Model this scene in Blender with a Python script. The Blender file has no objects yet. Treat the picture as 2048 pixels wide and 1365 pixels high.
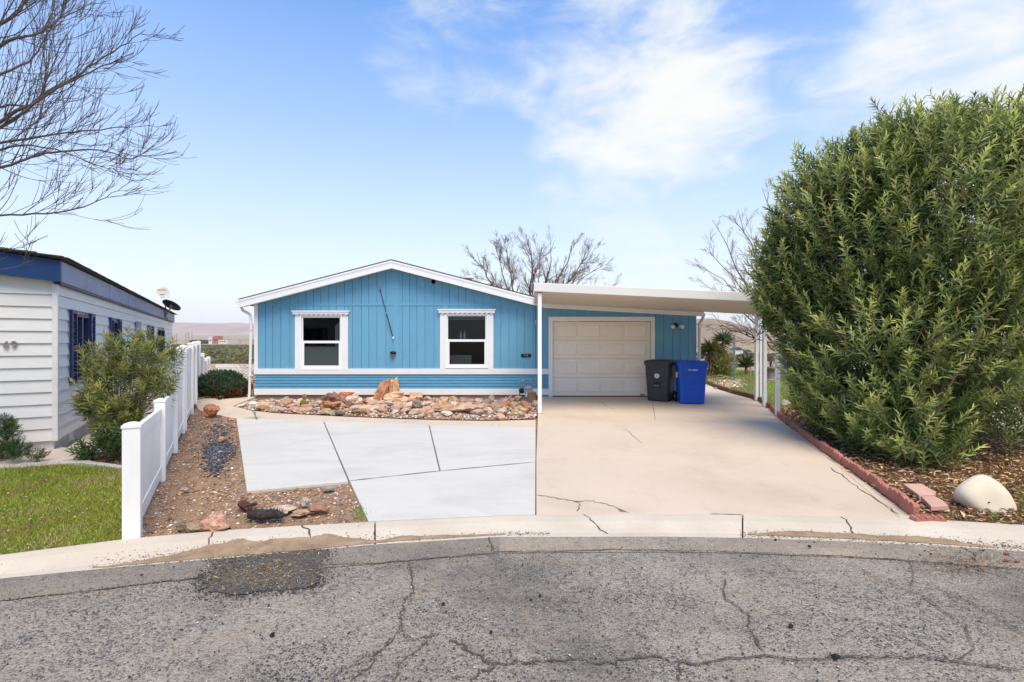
import bpy, bmesh, math, random
import numpy as np
from mathutils import Vector, Matrix, noise as mnoise
random.seed(7); rng = np.random.default_rng(7)
R = math.radians
S = bpy.context.scene
COL = S.collection

# ------------------------------------------------------------------ camera, sky, sun, exposure
CAMZ = 1.55; F = 1000.0; CX = 1024.0; CY = 682.5
cam = bpy.data.cameras.new('camera'); cam.sensor_width = 36.0; cam.lens = 36.0 * F / 2048.0
cam.clip_start = 0.05; cam.clip_end = 40000
camo = bpy.data.objects.new('camera', cam); COL.objects.link(camo)
camo.location = (0, 0, CAMZ); camo.rotation_euler = (R(90), 0, 0)
S.camera = camo

SUN_EL, SUN_AZ = R(62), R(160)          # azimuth clockwise from +Y: behind the camera, to the right
W = bpy.data.worlds.new('World'); S.world = W; W.use_nodes = True
nt = W.node_tree; nt.nodes.clear()
def wn(t, **k):
    n = nt.nodes.new(t)
    for a, b in k.items(): setattr(n, a, b)
    return n
def wl(a, b): nt.links.new(a, b)
def wmath(op, a, b=None, clamp=False):
    n = wn('ShaderNodeMath', operation=op, use_clamp=clamp)
    for i, v in enumerate((a, b)):
        if v is None: continue
        if isinstance(v, (int, float)): n.inputs[i].default_value = v
        else: wl(v, n.inputs[i])
    return n.outputs[0]
sky = wn('ShaderNodeTexSky', sky_type='NISHITA', sun_disc=False)
sky.sun_elevation = SUN_EL; sky.sun_rotation = SUN_AZ
sky.altitude = 0; sky.air_density = 1.2; sky.dust_density = 0.3; sky.ozone_density = 3.0
tc = wn('ShaderNodeTexCoord')
DIR = tc.outputs['Generated']
def cloud_noise(scale, sxyz, detail, rough, dist, seed):
    mp = wn('ShaderNodeMapping'); mp.inputs['Scale'].default_value = sxyz
    mp.inputs['Location'].default_value = (seed, seed * .37, -seed)
    mp.inputs['Rotation'].default_value = (0, R(14), 0)
    wl(DIR, mp.inputs['Vector'])
    n = wn('ShaderNodeTexNoise'); n.inputs['Scale'].default_value = scale
    n.inputs['Detail'].default_value = detail; n.inputs['Roughness'].default_value = rough
    n.inputs['Distortion'].default_value = dist
    wl(mp.outputs[0], n.inputs['Vector'])
    return n.outputs['Fac']
def ramp(v, lo, hi):
    m = wn('ShaderNodeMapRange', interpolation_type='SMOOTHSTEP', clamp=True)
    m.inputs[1].default_value = lo; m.inputs[2].default_value = hi
    wl(v, m.inputs[0]); return m.outputs[0]
def bank(px, py, lo, hi):                # a cloud bank round one compass direction of the sky
    d = Vector((px - CX, F, CY - py)).normalized()
    n = wn('ShaderNodeVectorMath', operation='DOT_PRODUCT'); n.inputs[1].default_value = d
    wl(DIR, n.inputs[0])
    return ramp(n.outputs['Value'], math.cos(R(lo)), math.cos(R(hi)))
nA = cloud_noise(3.2, (1.0, 1.0, 2.6), 9, .58, .5, 3.1)
nB = cloud_noise(7.0, (1.0, 1.0, 2.2), 8, .62, .8, 9.7)
nn = wmath('ADD', wmath('MULTIPLY', nA, .6), wmath('MULTIPLY', nB, .4))
banks = None
for b, wgt in ((bank(1290, 190, 17, 3), .15), (bank(1180, 290, 11, 2), .08), (bank(1950, 120, 14, 2), .23),
               (bank(880, 90, 13, 2), .13), (bank(1430, 110, 9, 1), .13), (bank(420, 370, 16, 1), .05), (bank(560, 120, 36, 8), -.17), (bank(1560, 20, 9, 2), -.12)):
    t = wmath('MULTIPLY', b, wgt); banks = t if banks is None else wmath('ADD', banks, t)
cl = ramp(wmath('ADD', wmath('ADD', nn, .05), banks), .52, .86)
sep = wn('ShaderNodeSeparateXYZ'); wl(DIR, sep.inputs[0])
vm = wn('ShaderNodeMapRange', clamp=True); wl(wmath('ABSOLUTE', sep.outputs['Z']), vm.inputs[0])
for i_, v_ in ((1, .70), (2, 0.0), (3, .0), (4, 1.0)): vm.inputs[i_].default_value = v_
veil = vm.outputs[0]
sat = wn('ShaderNodeHueSaturation'); sat.inputs['Saturation'].default_value = 1.55
sat.inputs['Value'].default_value = 1.36
sat.inputs['Hue'].default_value = .508
wl(sky.outputs[0], sat.inputs['Color'])
mv = wn('ShaderNodeMix', data_type='RGBA'); wl(veil, mv.inputs[0]); wl(sat.outputs[0], mv.inputs[6])
mv.inputs[7].default_value = (4.25, 4.42, 5.2, 1)       # pale air towards the horizon, in the sky texture's own units
mx = wn('ShaderNodeMix', data_type='RGBA'); wl(wmath('MULTIPLY', cl, .92), mx.inputs[0]); wl(mv.outputs[2], mx.inputs[6])
mx.inputs[7].default_value = (4.7, 4.75, 4.85, 1)      # high thin cloud
bg = wn('ShaderNodeBackground'); bg.inputs['Strength'].default_value = 0.11
wl(mx.outputs[2], bg.inputs['Color'])
wo = wn('ShaderNodeOutputWorld'); wl(bg.outputs[0], wo.inputs['Surface'])

sl = bpy.data.lights.new('sun', 'SUN'); sl.energy = 2.35; sl.angle = R(42); sl.color = (1.0, .90, .75)
so = bpy.data.objects.new('sun', sl); COL.objects.link(so); so.location = (5, -10, 30)
sd = Vector((math.sin(SUN_AZ) * math.cos(SUN_EL), math.cos(SUN_AZ) * math.cos(SUN_EL), math.sin(SUN_EL)))
so.rotation_euler = sd.to_track_quat('Z', 'Y').to_euler()
S.view_settings.view_transform = 'Standard'; S.view_settings.look = 'None'
S.view_settings.use_white_balance = True; S.view_settings.white_balance_temperature = 6950; S.view_settings.white_balance_tint = 5
S.view_settings.exposure = 0.98; S.view_settings.gamma = 1.0
S.view_settings.use_curve_mapping = False
S.cycles.volume_bounces = 1

# ------------------------------------------------------------------ picture direction -> place on the ground
def zg(y): return -0.15 * min(1.0, max(0.0, (13.5 - y) / 8.6))
def G(px, py):
    k = (py - CY) / F; Y = 8.0
    for _ in range(30): Y = (CAMZ - zg(Y)) / k
    return Vector(((px - CX) / F * Y, Y, zg(Y)))
def GZ(px, py, z):
    Y = (CAMZ - z) / ((py - CY) / F); return Vector(((px - CX) / F * Y, Y, z))
def zbed(y): return zg(y) - .10 * min(1.0, max(0.0, (y - 11.6) / 1.6))
def GB(px, py):
    k = (py - CY) / F; Y = 8.0
    for _ in range(30): Y = (CAMZ - zbed(Y)) / k
    Y = min(Y, 13.55); return Vector(((px - CX) / F * Y, Y, zbed(Y)))
def AT(px, py, Y): return Vector(((px - CX) / F * Y, Y, CAMZ - (py - CY) / F * Y))

# ------------------------------------------------------------------ materials
MATS = {}
def srgb(r, g, b):
    f = lambda c: (c / 255 / 12.92) if c / 255 <= .04045 else ((c / 255 + .055) / 1.055) ** 2.4
    return (f(r), f(g), f(b))
def M(name, col, rough=.6, var=.12, scale=4.0, bump=0.0, bscale=60.0, col2=None, metal=0.0, spec=.35,
      stretch=(1, 1, 1), rnd=.06, objcol=False, attr=False, world=False, bdist=.01, speck=None, trans=0.0, stains=()):
    m = bpy.data.materials.new(name); m.use_nodes = True; MATS[name] = m
    t = m.node_tree; N = t.nodes; L = t.links
    bs = N['Principled BSDF']; bs.inputs['Roughness'].default_value = rough
    bs.inputs['Metallic'].default_value = metal; bs.inputs['Specular IOR Level'].default_value = spec
    if world: co = N.new('ShaderNodeNewGeometry').outputs['Position']
    else: co = N.new('ShaderNodeTexCoord').outputs['Object']
    mp = N.new('ShaderNodeMapping'); mp.inputs['Scale'].default_value = stretch; L.new(co, mp.inputs['Vector'])
    oi = N.new('ShaderNodeObjectInfo')
    nz = N.new('ShaderNodeTexNoise'); nz.inputs['Scale'].default_value = scale; nz.inputs['Detail'].default_value = 6
    nz.inputs['Roughness'].default_value = .6; nz.noise_dimensions = '4D'
    if not world: L.new(oi.outputs['Random'], nz.inputs['W'])
    L.new(mp.outputs[0], nz.inputs['Vector'])
    cr = N.new('ShaderNodeMapRange'); cr.inputs[1].default_value = .3; cr.inputs[2].default_value = .7
    L.new(nz.outputs['Fac'], cr.inputs[0])
    mix = N.new('ShaderNodeMix'); mix.data_type = 'RGBA'; L.new(cr.outputs[0], mix.inputs[0])
    if attr or objcol:
        if attr:
            a = N.new('ShaderNodeAttribute'); a.attribute_name = 'Col'; src = a.outputs['Color']
        else: src = oi.outputs['Color']
        for i, v in ((6, 1 - var), (7, 1 + var)):
            mm = N.new('ShaderNodeMix'); mm.data_type = 'RGBA'; mm.blend_type = 'MULTIPLY'
            mm.inputs[0].default_value = 1; L.new(src, mm.inputs[6]); mm.inputs[7].default_value = (v, v, v, 1)
            L.new(mm.outputs[2], mix.inputs[i])
        if col2 is not None:
            mix.inputs[7].default_value = (*col2, 1)
            for l in list(mix.inputs[7].links): L.remove(l)
    else:
        c2 = col2 or tuple(c * (1 + var) for c in col); c1 = col if col2 else tuple(c * (1 - var) for c in col)
        mix.inputs[6].default_value = (*c1, 1); mix.inputs[7].default_value = (*c2, 1)
    out = mix.outputs[2]
    if rnd and not world:
        hv = N.new('ShaderNodeHueSaturation'); mr = N.new('ShaderNodeMapRange')
        mr.inputs[3].default_value = 1 - rnd; mr.inputs[4].default_value = 1 + rnd
        L.new(oi.outputs['Random'], mr.inputs[0]); L.new(mr.outputs[0], hv.inputs['Value']); L.new(out, hv.inputs['Color']); out = hv.outputs[0]
    if speck:                             # (scale, threshold, colour)
        v = N.new('ShaderNodeTexNoise'); v.inputs['Scale'].default_value = speck[0]; v.inputs['Detail'].default_value = 3
        L.new(co, v.inputs['Vector'])
        mr = N.new('ShaderNodeMapRange'); mr.inputs[1].default_value = speck[1]; mr.inputs[2].default_value = speck[1] + .06
        L.new(v.outputs['Fac'], mr.inputs[0])
        m2 = N.new('ShaderNodeMix'); m2.data_type = 'RGBA'; L.new(mr.outputs[0], m2.inputs[0]); L.new(out, m2.inputs[6])
        m2.inputs[7].default_value = (*speck[2], 1); out = m2.outputs[2]
    for (ss, th, wd, amt, sc3) in stains:     # broad uneven soiling: (scale, threshold, softness, darkening, stretch)
        mp2 = N.new('ShaderNodeMapping'); mp2.inputs['Scale'].default_value = sc3; L.new(co, mp2.inputs['Vector'])
        v = N.new('ShaderNodeTexNoise'); v.inputs['Scale'].default_value = ss; v.inputs['Detail'].default_value = 7; v.inputs['Roughness'].default_value = .65; v.inputs['Distortion'].default_value = .4; L.new(mp2.outputs[0], v.inputs['Vector'])
        mr = N.new('ShaderNodeMapRange'); mr.inputs[1].default_value = th; mr.inputs[2].default_value = th + wd; mr.inputs[4].default_value = amt; L.new(v.outputs['Fac'], mr.inputs[0])
        m2 = N.new('ShaderNodeMix'); m2.data_type = 'RGBA'; m2.blend_type = 'MULTIPLY'; L.new(mr.outputs[0], m2.inputs[0]); L.new(out, m2.inputs[6]); m2.inputs[7].default_value = (.45, .40, .35, 1); out = m2.outputs[2]
    L.new(out, bs.inputs['Base Color'])
    if bump:
        bn = N.new('ShaderNodeTexNoise'); bn.inputs['Scale'].default_value = bscale; bn.inputs['Detail'].default_value = 5
        L.new(mp.outputs[0], bn.inputs['Vector'])
        b = N.new('ShaderNodeBump'); b.inputs['Strength'].default_value = bump; b.inputs['Distance'].default_value = bdist
        L.new(bn.outputs['Fac'], b.inputs['Height']); L.new(b.outputs[0], bs.inputs['Normal'])
    if trans:
        tr = N.new('ShaderNodeBsdfTranslucent'); L.new(out, tr.inputs['Color'])
        ms = N.new('ShaderNodeMixShader'); ms.inputs[0].default_value = trans
        L.new(bs.outputs[0], ms.inputs[1]); L.new(tr.outputs[0], ms.inputs[2])
        L.new(ms.outputs[0], N['Material Output'].inputs['Surface'])
    return m
BLUE = srgb(106, 164, 191)
M('blue_siding', BLUE, .65, .06, 3, .3, 40, stretch=(6, 6, 1), rnd=.03, stains=((1.2, .5, .3, .16, (1, 1, .6)), (14, .58, .2, .12, (3, 1, .5))))
M('blue_lap', srgb(88, 149, 179), .6, .1, 4, .25, 40, stretch=(1, 6, 8), rnd=.04)
M('white_paint', srgb(236, 234, 230), .5, .03, 3, .06, 50, stains=((3, .55, .25, .10, (1, 1, 1)),))
M('vinyl', srgb(240, 240, 238), .4, .02, 2, rnd=.02)
M('vinyl_fence', srgb(241, 239, 235), .45, .03, 1.5, rnd=.03, col2=srgb(231, 226, 217), stains=((5, .56, .2, .12, (1, 1, .4)),))
M('cream_metal', srgb(226, 222, 214), .5, .03, 2, rnd=.02)
M('ceiling_metal', srgb(222, 210, 194), .55, .05, 3, rnd=.03)
M('door_metal', srgb(243, 232, 216), .5, .03, 8, .1, 90, rnd=.015)
M('block', srgb(150, 130, 116), .9, .18, 6, .5, 80, rnd=.12)
M('neigh_siding', srgb(222, 218, 212), .6, .04, 3, .15, 40, stretch=(1, 1, 6), rnd=.03)
M('navy', srgb(16, 58, 104), .5, .12, 3, rnd=.05)
M('navy_dark', srgb(34, 48, 88), .5, .1, 4, rnd=.05)
M('fascia_grey', srgb(148, 154, 170), .75, .16, 5, .3, 40, stretch=(1, 1, 1), rnd=.06)
M('shingle', srgb(74, 68, 66), .95, .3, 12, .6, 60, rnd=.15)
M('stucco', srgb(202, 200, 198), .9, .08, 5, .5, 50)
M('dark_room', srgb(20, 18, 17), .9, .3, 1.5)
M('curtain', srgb(205, 200, 196), .9, .2, 3, stretch=(8, 1, 1))
M('blind', srgb(170, 176, 140), .8, .1, 4)
M('headboard_reflection_grey', srgb(214, 210, 196), .8, .06, 3)  # headboard, and the wall reflection painted behind the left lower pane
M('black_metal', srgb(24, 24, 26), .45, .2, 5)
M('dark_bin', srgb(58, 58, 61), .5, .1, 6, .12, 120, rnd=0)
M('blue_bin', srgb(24, 84, 190), .45, .08, 6, .1, 120, rnd=0)
M('white_print', srgb(225, 225, 225), .6, .03)
M('grey_metal', srgb(140, 146, 150), .45, .2, 8, metal=.4)
M('meter_grey', srgb(150, 158, 162), .5, .12, 10)
M('wood_stump', srgb(150, 122, 96), .9, .3, 6, .7, 30, stretch=(6, 6, 1), col2=srgb(112, 86, 64))
M('bulb', srgb(230, 226, 215), .3, .05)
M('copper_cap', srgb(150, 128, 112), .5, .2, 10)
M('tan_concrete', srgb(207, 186, 162), .8, .05, .7, .25, 140, col2=srgb(200, 180, 157), rnd=.01, world=True, speck=(160, .68, srgb(176, 158, 140)), stains=((.55, .48, .3, .38, (1, 1, 1)), (3.5, .56, .2, .22, (1.4, .5, 1)), (30, .6, .15, .22, (1, 1, 1))))
M('white_concrete', srgb(203, 196, 184), .8, .04, 1.0, .25, 120, stretch=(.7, 4, 1), col2=srgb(196, 190, 179), world=True, speck=(150, .70, srgb(180, 178, 174)), stains=((.8, .48, .3, .30, (1, 1.6, 1)), (5, .56, .2, .16, (1, 2.5, 1)), (40, .6, .15, .16, (1, 1, 1)), (9, .70, .04, .5, (1, 1, 1))))
M('curb_concrete', srgb(206, 192, 172), .85, .1, 1.6, .3, 90, col2=srgb(188, 172, 152), world=True, speck=(45, .66, srgb(160, 142, 124)))
M('walk_concrete', srgb(200, 182, 166), .85, .08, 1.2, .2, 90, col2=srgb(188, 170, 154), world=True)
M('mow_concrete', srgb(178, 172, 162), .85, .1, 2, .3, 60, world=True)
M('soil', srgb(166, 134, 106), .95, .3, 5, .9, 45, col2=srgb(138, 110, 86), world=True, bdist=.03, speck=(70, .6, srgb(172, 142, 114)))
M('bed_soil', srgb(178, 140, 116), .95, .3, 5, .9, 45, col2=srgb(158, 118, 96), world=True, bdist=.03)
M('mulch_soil', srgb(116, 86, 60), .95, .3, 6, .9, 40, col2=srgb(84, 60, 42), world=True, bdist=.03)
M('lawn_soil', srgb(92, 96, 40), .95, .3, 5, .5, 45, col2=srgb(112, 96, 54), world=True)
M('gutter_dirt', srgb(168, 142, 112), .95, .3, 7, .8, 60, col2=srgb(128, 104, 80), world=True)
M('sand_dust', srgb(176, 160, 140), .95, .15, 8, .3, 60, world=True)
M('leaf', (0, 0, 0), .42, .12, 30, attr=True, trans=.32, spec=.45, rnd=0)
M('leaf_single', (0, 0, 0), .42, .12, 30, objcol=True, trans=.32, spec=.45, rnd=0)
M('blade', (0, 0, 0), .6, .1, 20, attr=True, trans=.25, spec=.25, rnd=0)
M('stone', (0, 0, 0), .85, .22, 30, .5, 90, attr=True, rnd=0)
M('chip', (0, 0, 0), .85, .15, 30, attr=True, rnd=0)
M('rock', (0, 0, 0), .85, .5, 4, 1.0, 16, objcol=True, rnd=.05, bdist=.03, speck=(14, .6, srgb(196, 160, 126)))
M('rubble', (0, 0, 0), .85, .4, 12, .8, 50, objcol=True, rnd=.1, bdist=.02)
M('cream_rock', srgb(219, 205, 180), .85, .05, 4, .3, 70, rnd=0, col2=srgb(208, 192, 166))
M('red_edger', srgb(172, 110, 92), .9, .14, 10, .5, 80, rnd=.08, speck=(60, .64, srgb(198, 150, 134)))
M('brown_edger', srgb(122, 82, 66), .9, .2, 10, .5, 80, rnd=.1)
M('pink_paver', srgb(200, 156, 136), .9, .08, 10, .3, 80, rnd=.06)
M('bark', srgb(112, 98, 88), .9, .25, 20, .5, 60, col2=srgb(84, 70, 62), rnd=0)
M('bark_far', srgb(122, 100, 88), .9, .2, 8, rnd=0)
M('stem', srgb(168, 140, 108), .85, .2, 14, .3, 60, col2=srgb(134, 108, 82), rnd=0)
M('scrub', (0, 0, 0), .9, .25, .4, attr=True, rnd=0)
M('crack', srgb(74, 66, 58), .95, .4, 30, .6, 120, col2=srgb(96, 82, 68), world=True)
M('joint', srgb(96, 86, 74), .95, .3, 20, world=True)
M('dish_white', srgb(228, 228, 226), .45, .04)
M('dish_dark', srgb(38, 40, 48), .5, .1)
M('orange_print', srgb(226, 150, 60), .6, .1)
M('pale_shed', srgb(198, 212, 214), .6, .05, 2)
M('rust_roof', srgb(170, 92, 70), .7, .2, .3)
M('plaster_far', srgb(220, 212, 200), .8, .1, .2)
M('cactus_green', srgb(128, 124, 62), .7, .2, 12, .4, 60, col2=srgb(120, 92, 52))
M('dry_black', srgb(62, 54, 48), .95, .3, 20)
M('label_blue', srgb(60, 110, 180), .5, .1)
M('plastic_clear', srgb(210, 214, 216), .3, .05)

def glass_material():
    m = bpy.data.materials.new('window_glass'); m.use_nodes = True; MATS['window_glass'] = m
    N = m.node_tree.nodes; L = m.node_tree.links; N.clear()
    o = N.new('ShaderNodeOutputMaterial'); ms = N.new('ShaderNodeMixShader'); f = N.new('ShaderNodeFresnel'); f.inputs[0].default_value = 1.55
    t = N.new('ShaderNodeBsdfTransparent'); t.inputs[0].default_value = (.62, .66, .66, 1)
    g = N.new('ShaderNodeBsdfGlossy'); g.inputs['Roughness'].default_value = .02
    mul = N.new('ShaderNodeMath'); mul.operation = 'MULTIPLY'; mul.inputs[1].default_value = .5; mul.use_clamp = True
    L.new(f.outputs[0], mul.inputs[0]); L.new(mul.outputs[0], ms.inputs[0]); L.new(t.outputs[0], ms.inputs[1]); L.new(g.outputs[0], ms.inputs[2]); L.new(ms.outputs[0], o.inputs[0])
glass_material()

def asphalt_material(name, dark, light, dust, fine, patch):
    m = bpy.data.materials.new(name); m.use_nodes = True; MATS[name] = m
    N = m.node_tree.nodes; L = m.node_tree.links; bs = N['Principled BSDF']; bs.inputs['Roughness'].default_value = .9
    bs.inputs['Specular IOR Level'].default_value = .25
    co = N.new('ShaderNodeNewGeometry').outputs['Position']
    def nz(s, d=5, r=.6, dist=0):
        n = N.new('ShaderNodeTexNoise'); n.inputs['Scale'].default_value = s; n.inputs['Detail'].default_value = d
        n.inputs['Roughness'].default_value = r; n.inputs['Distortion'].default_value = dist; L.new(co, n.inputs['Vector']); return n.outputs['Fac']
    def mr(v, a, b, c=0, d=1):
        n = N.new('ShaderNodeMapRange'); n.inputs[1].default_value = a; n.inputs[2].default_value = b; n.inputs[3].default_value = c; n.inputs[4].default_value = d; L.new(v, n.inputs[0]); return n.outputs[0]
    def mix(f, a, b):
        n = N.new('ShaderNodeMix'); n.data_type = 'RGBA'
        L.new(f, n.inputs[0])
        for i, v in ((6, a), (7, b)):
            if isinstance(v, tuple): n.inputs[i].default_value = (*v, 1)
            else: L.new(v, n.inputs[i])
        return n.outputs[2]
    vo = N.new('ShaderNodeTexVoronoi'); vo.inputs['Scale'].default_value = fine; L.new(co, vo.inputs['Vector'])
    ve = N.new('ShaderNodeTexVoronoi'); ve.feature = 'DISTANCE_TO_EDGE'; ve.inputs['Scale'].default_value = fine; L.new(co, ve.inputs['Vector'])
    sepc = N.new('ShaderNodeSeparateColor'); L.new(vo.outputs['Color'], sepc.inputs[0])
    stones = mix(mr(sepc.outputs[0], .15, .95), dark, light)
    dusty = mix(mr(ve.outputs['Distance'], .02, .14, 1, 0), stones, dust)
    a = N.new('ShaderNodeMath'); a.operation = 'MULTIPLY'; L.new(mr(nz(1.1, 8, .7, .6), .40, .62), a.inputs[0]); a.inputs[1].default_value = patch
    col = mix(a.outputs[0], dusty, dust)
    col = mix(mr(nz(.5, 6, .65), .45, .66, 0, .7), col, dark)
    col = mix(mr(nz(2.3, 6, .7), .55, .72, 0, .55), col, tuple(a_ * b_ for a_, b_ in zip(dust, (.72, .62, .52))))
    col = mix(mr(nz(24, 4, .7, .5), .55, .66, 0, .6), col, tuple(c * .7 for c in dark))
    col = mix(mr(nz(70, 3, .7), .60, .68, 0, .85), col, tuple(c * .45 for c in dark))
    col = mix(mr(nz(95, 2, .7), .66, .71, 0, .9), col, tuple(min(1, c * 1.7) for c in dust))
    L.new(col, bs.inputs['Base Color'])
    h = N.new('ShaderNodeMath'); h.operation = 'ADD'; L.new(mr(vo.outputs['Distance'], 0, .7, 1, 0), h.inputs[0]); L.new(nz(60, 4), h.inputs[1])
    b = N.new('ShaderNodeBump'); b.inputs['Strength'].default_value = .9; b.inputs['Distance'].default_value = .008
    L.new(h.outputs[0], b.inputs['Height']); L.new(b.outputs[0], bs.inputs['Normal'])
asphalt_material('asphalt', srgb(64, 62, 60), srgb(146, 138, 128), srgb(166, 152, 135), 54, .66)
asphalt_material('asphalt_strip', srgb(104, 102, 98), srgb(136, 129, 120), srgb(162, 146, 126), 120, .9)
asphalt_material('asphalt_dusty', srgb(118, 113, 106), srgb(156, 145, 132), srgb(182, 163, 140), 120, .95)
asphalt_material('asphalt_patch', srgb(54, 52, 50), srgb(110, 102, 93), srgb(108, 98, 86), 50, .45)

def terrain_material(name, a, b, c, s1, s2, dots=None):
    m = bpy.data.materials.new(name); m.use_nodes = True; MATS[name] = m
    N = m.node_tree.nodes; L = m.node_tree.links; bs = N['Principled BSDF']; bs.inputs['Roughness'].default_value = 1
    bs.inputs['Specular IOR Level'].default_value = .1
    co = N.new('ShaderNodeNewGeometry').outputs['Position']
    def nz(s, lo, hi):
        n = N.new('ShaderNodeTexNoise'); n.inputs['Scale'].default_value = s; n.inputs['Detail'].default_value = 8; L.new(co, n.inputs['Vector'])
        r = N.new('ShaderNodeMapRange'); r.inputs[1].default_value = lo; r.inputs[2].default_value = hi; L.new(n.outputs['Fac'], r.inputs[0]); return r.outputs[0]
    def mix(f, x, y):
        n = N.new('ShaderNodeMix'); n.data_type = 'RGBA'; L.new(f, n.inputs[0])
        for i, v in ((6, x), (7, y)):
            if isinstance(v, tuple): n.inputs[i].default_value = (*v, 1)
            else: L.new(v, n.inputs[i])
        return n.outputs[2]
    o = mix(nz(s2, .45, .65), mix(nz(s1, .4, .6), a, b), c)
    L.new(o, bs.inputs['Base Color'])
terrain_material('desert', srgb(176, 150, 122), srgb(150, 134, 104), srgb(128, 120, 84), .004, .02)
terrain_material('hill_far', srgb(168, 136, 124), srgb(150, 122, 114), srgb(182, 148, 128), .0012, .004)
terrain_material('hill_near', srgb(164, 138, 112), srgb(146, 122, 102), srgb(118, 108, 82), .006, .09)

# ------------------------------------------------------------------ mesh helpers
class MB:
    def __init__(s): s.v = []; s.f = []
    def box(s, x0, x1, y0, y1, z0, z1):
        n = len(s.v)
        s.v += [(x0, y0, z0), (x1, y0, z0), (x1, y1, z0), (x0, y1, z0), (x0, y0, z1), (x1, y0, z1), (x1, y1, z1), (x0, y1, z1)]
        s.f += [tuple(n + i for i in q) for q in ((0, 3, 2, 1), (4, 5, 6, 7), (0, 1, 5, 4), (1, 2, 6, 5), (2, 3, 7, 6), (3, 0, 4, 7))]
        return s
    def prism_xz(s, pts, y0, y1):                 # outline in x,z extruded along y; pts counter-clockwise seen from -y
        n = len(s.v); k = len(pts)
        s.v += [(x, y0, z) for x, z in pts] + [(x, y1, z) for x, z in pts]
        s.f.append(tuple(n + i for i in range(k))); s.f.append(tuple(n + k + i for i in reversed(range(k))))
        for i in range(k):
            j = (i + 1) % k; s.f.append((n + j, n + i, n + k + i, n + k + j))
        return s
    def hexa(s, p):                               # 8 corners: bottom loop then top loop
        n = len(s.v); s.v += [tuple(q) for q in p]
        s.f += [tuple(n + i for i in q) for q in ((0, 3, 2, 1), (4, 5, 6, 7), (0, 1, 5, 4), (1, 2, 6, 5), (2, 3, 7, 6), (3, 0, 4, 7))]
        return s
    def bar(s, a, b, w, h=None, up=(0, 0, 1)):
        a = Vector(a); b = Vector(b); h = h or w; d = (b - a).normalized(); u = Vector(up)
        if abs(d.dot(u)) > .98: u = Vector((0, 1, 0))
        r = d.cross(u).normalized() * w / 2; u = r.cross(d).normalized() * h / 2
        return s.hexa([a - r - u, a + r - u, b + r - u, b - r - u, a - r + u, a + r + u, b + r + u, b - r + u])
    def tube(s, pts, rad, k=6, caps=True):
        pts = [Vector(p) for p in pts]; m = len(pts)
        rs = rad if isinstance(rad, (list, tuple)) else [rad] * m
        base = len(s.v); prev = None
        for i, p in enumerate(pts):
            d = (pts[min(i + 1, m - 1)] - pts[max(i - 1, 0)])
            if d.length < 1e-9: d = Vector((0, 0, 1))
            d.normalize()
            if prev is None:
                a = Vector((0, 0, 1)) if abs(d.z) < .9 else Vector((1, 0, 0)); r = d.cross(a).normalized()
            else:
                r = prev - d * prev.dot(d)
                r = r.normalized() if r.length > 1e-6 else d.orthogonal().normalized()
            prev = r; q = d.cross(r)
            for j in range(k):
                t = 2 * math.pi * j / k; s.v.append(tuple(p + (r * math.cos(t) + q * math.sin(t)) * rs[i]))
        for i in range(m - 1):
            for j in range(k):
                a = base + i * k + j; b = base + i * k + (j + 1) % k; s.f.append((a, b, b + k, a + k))
        if caps:
            s.f.append(tuple(base + j for j in reversed(range(k)))); s.f.append(tuple(base + (m - 1) * k + j for j in range(k)))
        return s
    def lathe(s, prof, c=(0, 0, 0), k=20, axis='z', caps=True):
        base = len(s.v); m = len(prof)
        for r, z in prof:
            for j in range(k):
                t = 2 * math.pi * j / k; x, y = r * math.cos(t), r * math.sin(t)
                p = (x, y, z) if axis == 'z' else ((x, z, y) if axis == 'y' else (z, x, y))
                s.v.append((c[0] + p[0], c[1] + p[1], c[2] + p[2]))
        for i in range(m - 1):
            for j in range(k):
                a = base + i * k + j; b = base + i * k + (j + 1) % k; s.f.append((a, b, b + k, a + k))
        if caps: s.f.append(tuple(base + j for j in reversed(range(k)))); s.f.append(tuple(base + (m - 1) * k + j for j in range(k)))
        return s
    def mesh(s, name, off=(0, 0, 0), smooth=False):
        me = bpy.data.meshes.new(name)
        me.from_pydata([(x - off[0], y - off[1], z - off[2]) for x, y, z in s.v], [], s.f)
        bm = bmesh.new(); bm.from_mesh(me); bmesh.ops.recalc_face_normals(bm, faces=bm.faces); bm.to_mesh(me); bm.free()
        if smooth: me.polygons.foreach_set('use_smooth', [True] * len(me.polygons))
        return me
    def build(s, name, mat, parent=None, off=(0, 0, 0), smooth=False, bevel=0.0):
        return link(name, s.mesh(name, off, smooth), mat, parent, bevel)
def link(name, me, mat, parent=None, bevel=0.0):
    o = bpy.data.objects.new(name, me); COL.objects.link(o)
    if mat is not None and not me.materials: me.materials.append(MATS[mat])
    if parent is not None: o.parent = parent
    if bevel:
        b = o.modifiers.new('bevel', 'BEVEL'); b.width = bevel; b.segments = 2; b.limit_method = 'ANGLE'; b.harden_normals = False
    return o
def tag(o, label=None, cat=None, group=None, kind=None):
    if label: o['label'] = label
    if cat: o['category'] = cat
    if group: o['group'] = group
    if kind: o['kind'] = kind
    return o
def thing(name, loc, label, cat, rz=0.0, group=None):
    o = bpy.data.objects.new(name, None); COL.objects.link(o); o.location = loc; o.rotation_euler = (0, 0, rz)
    o.empty_display_size = .1
    return tag(o, label, cat, group)
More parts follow.
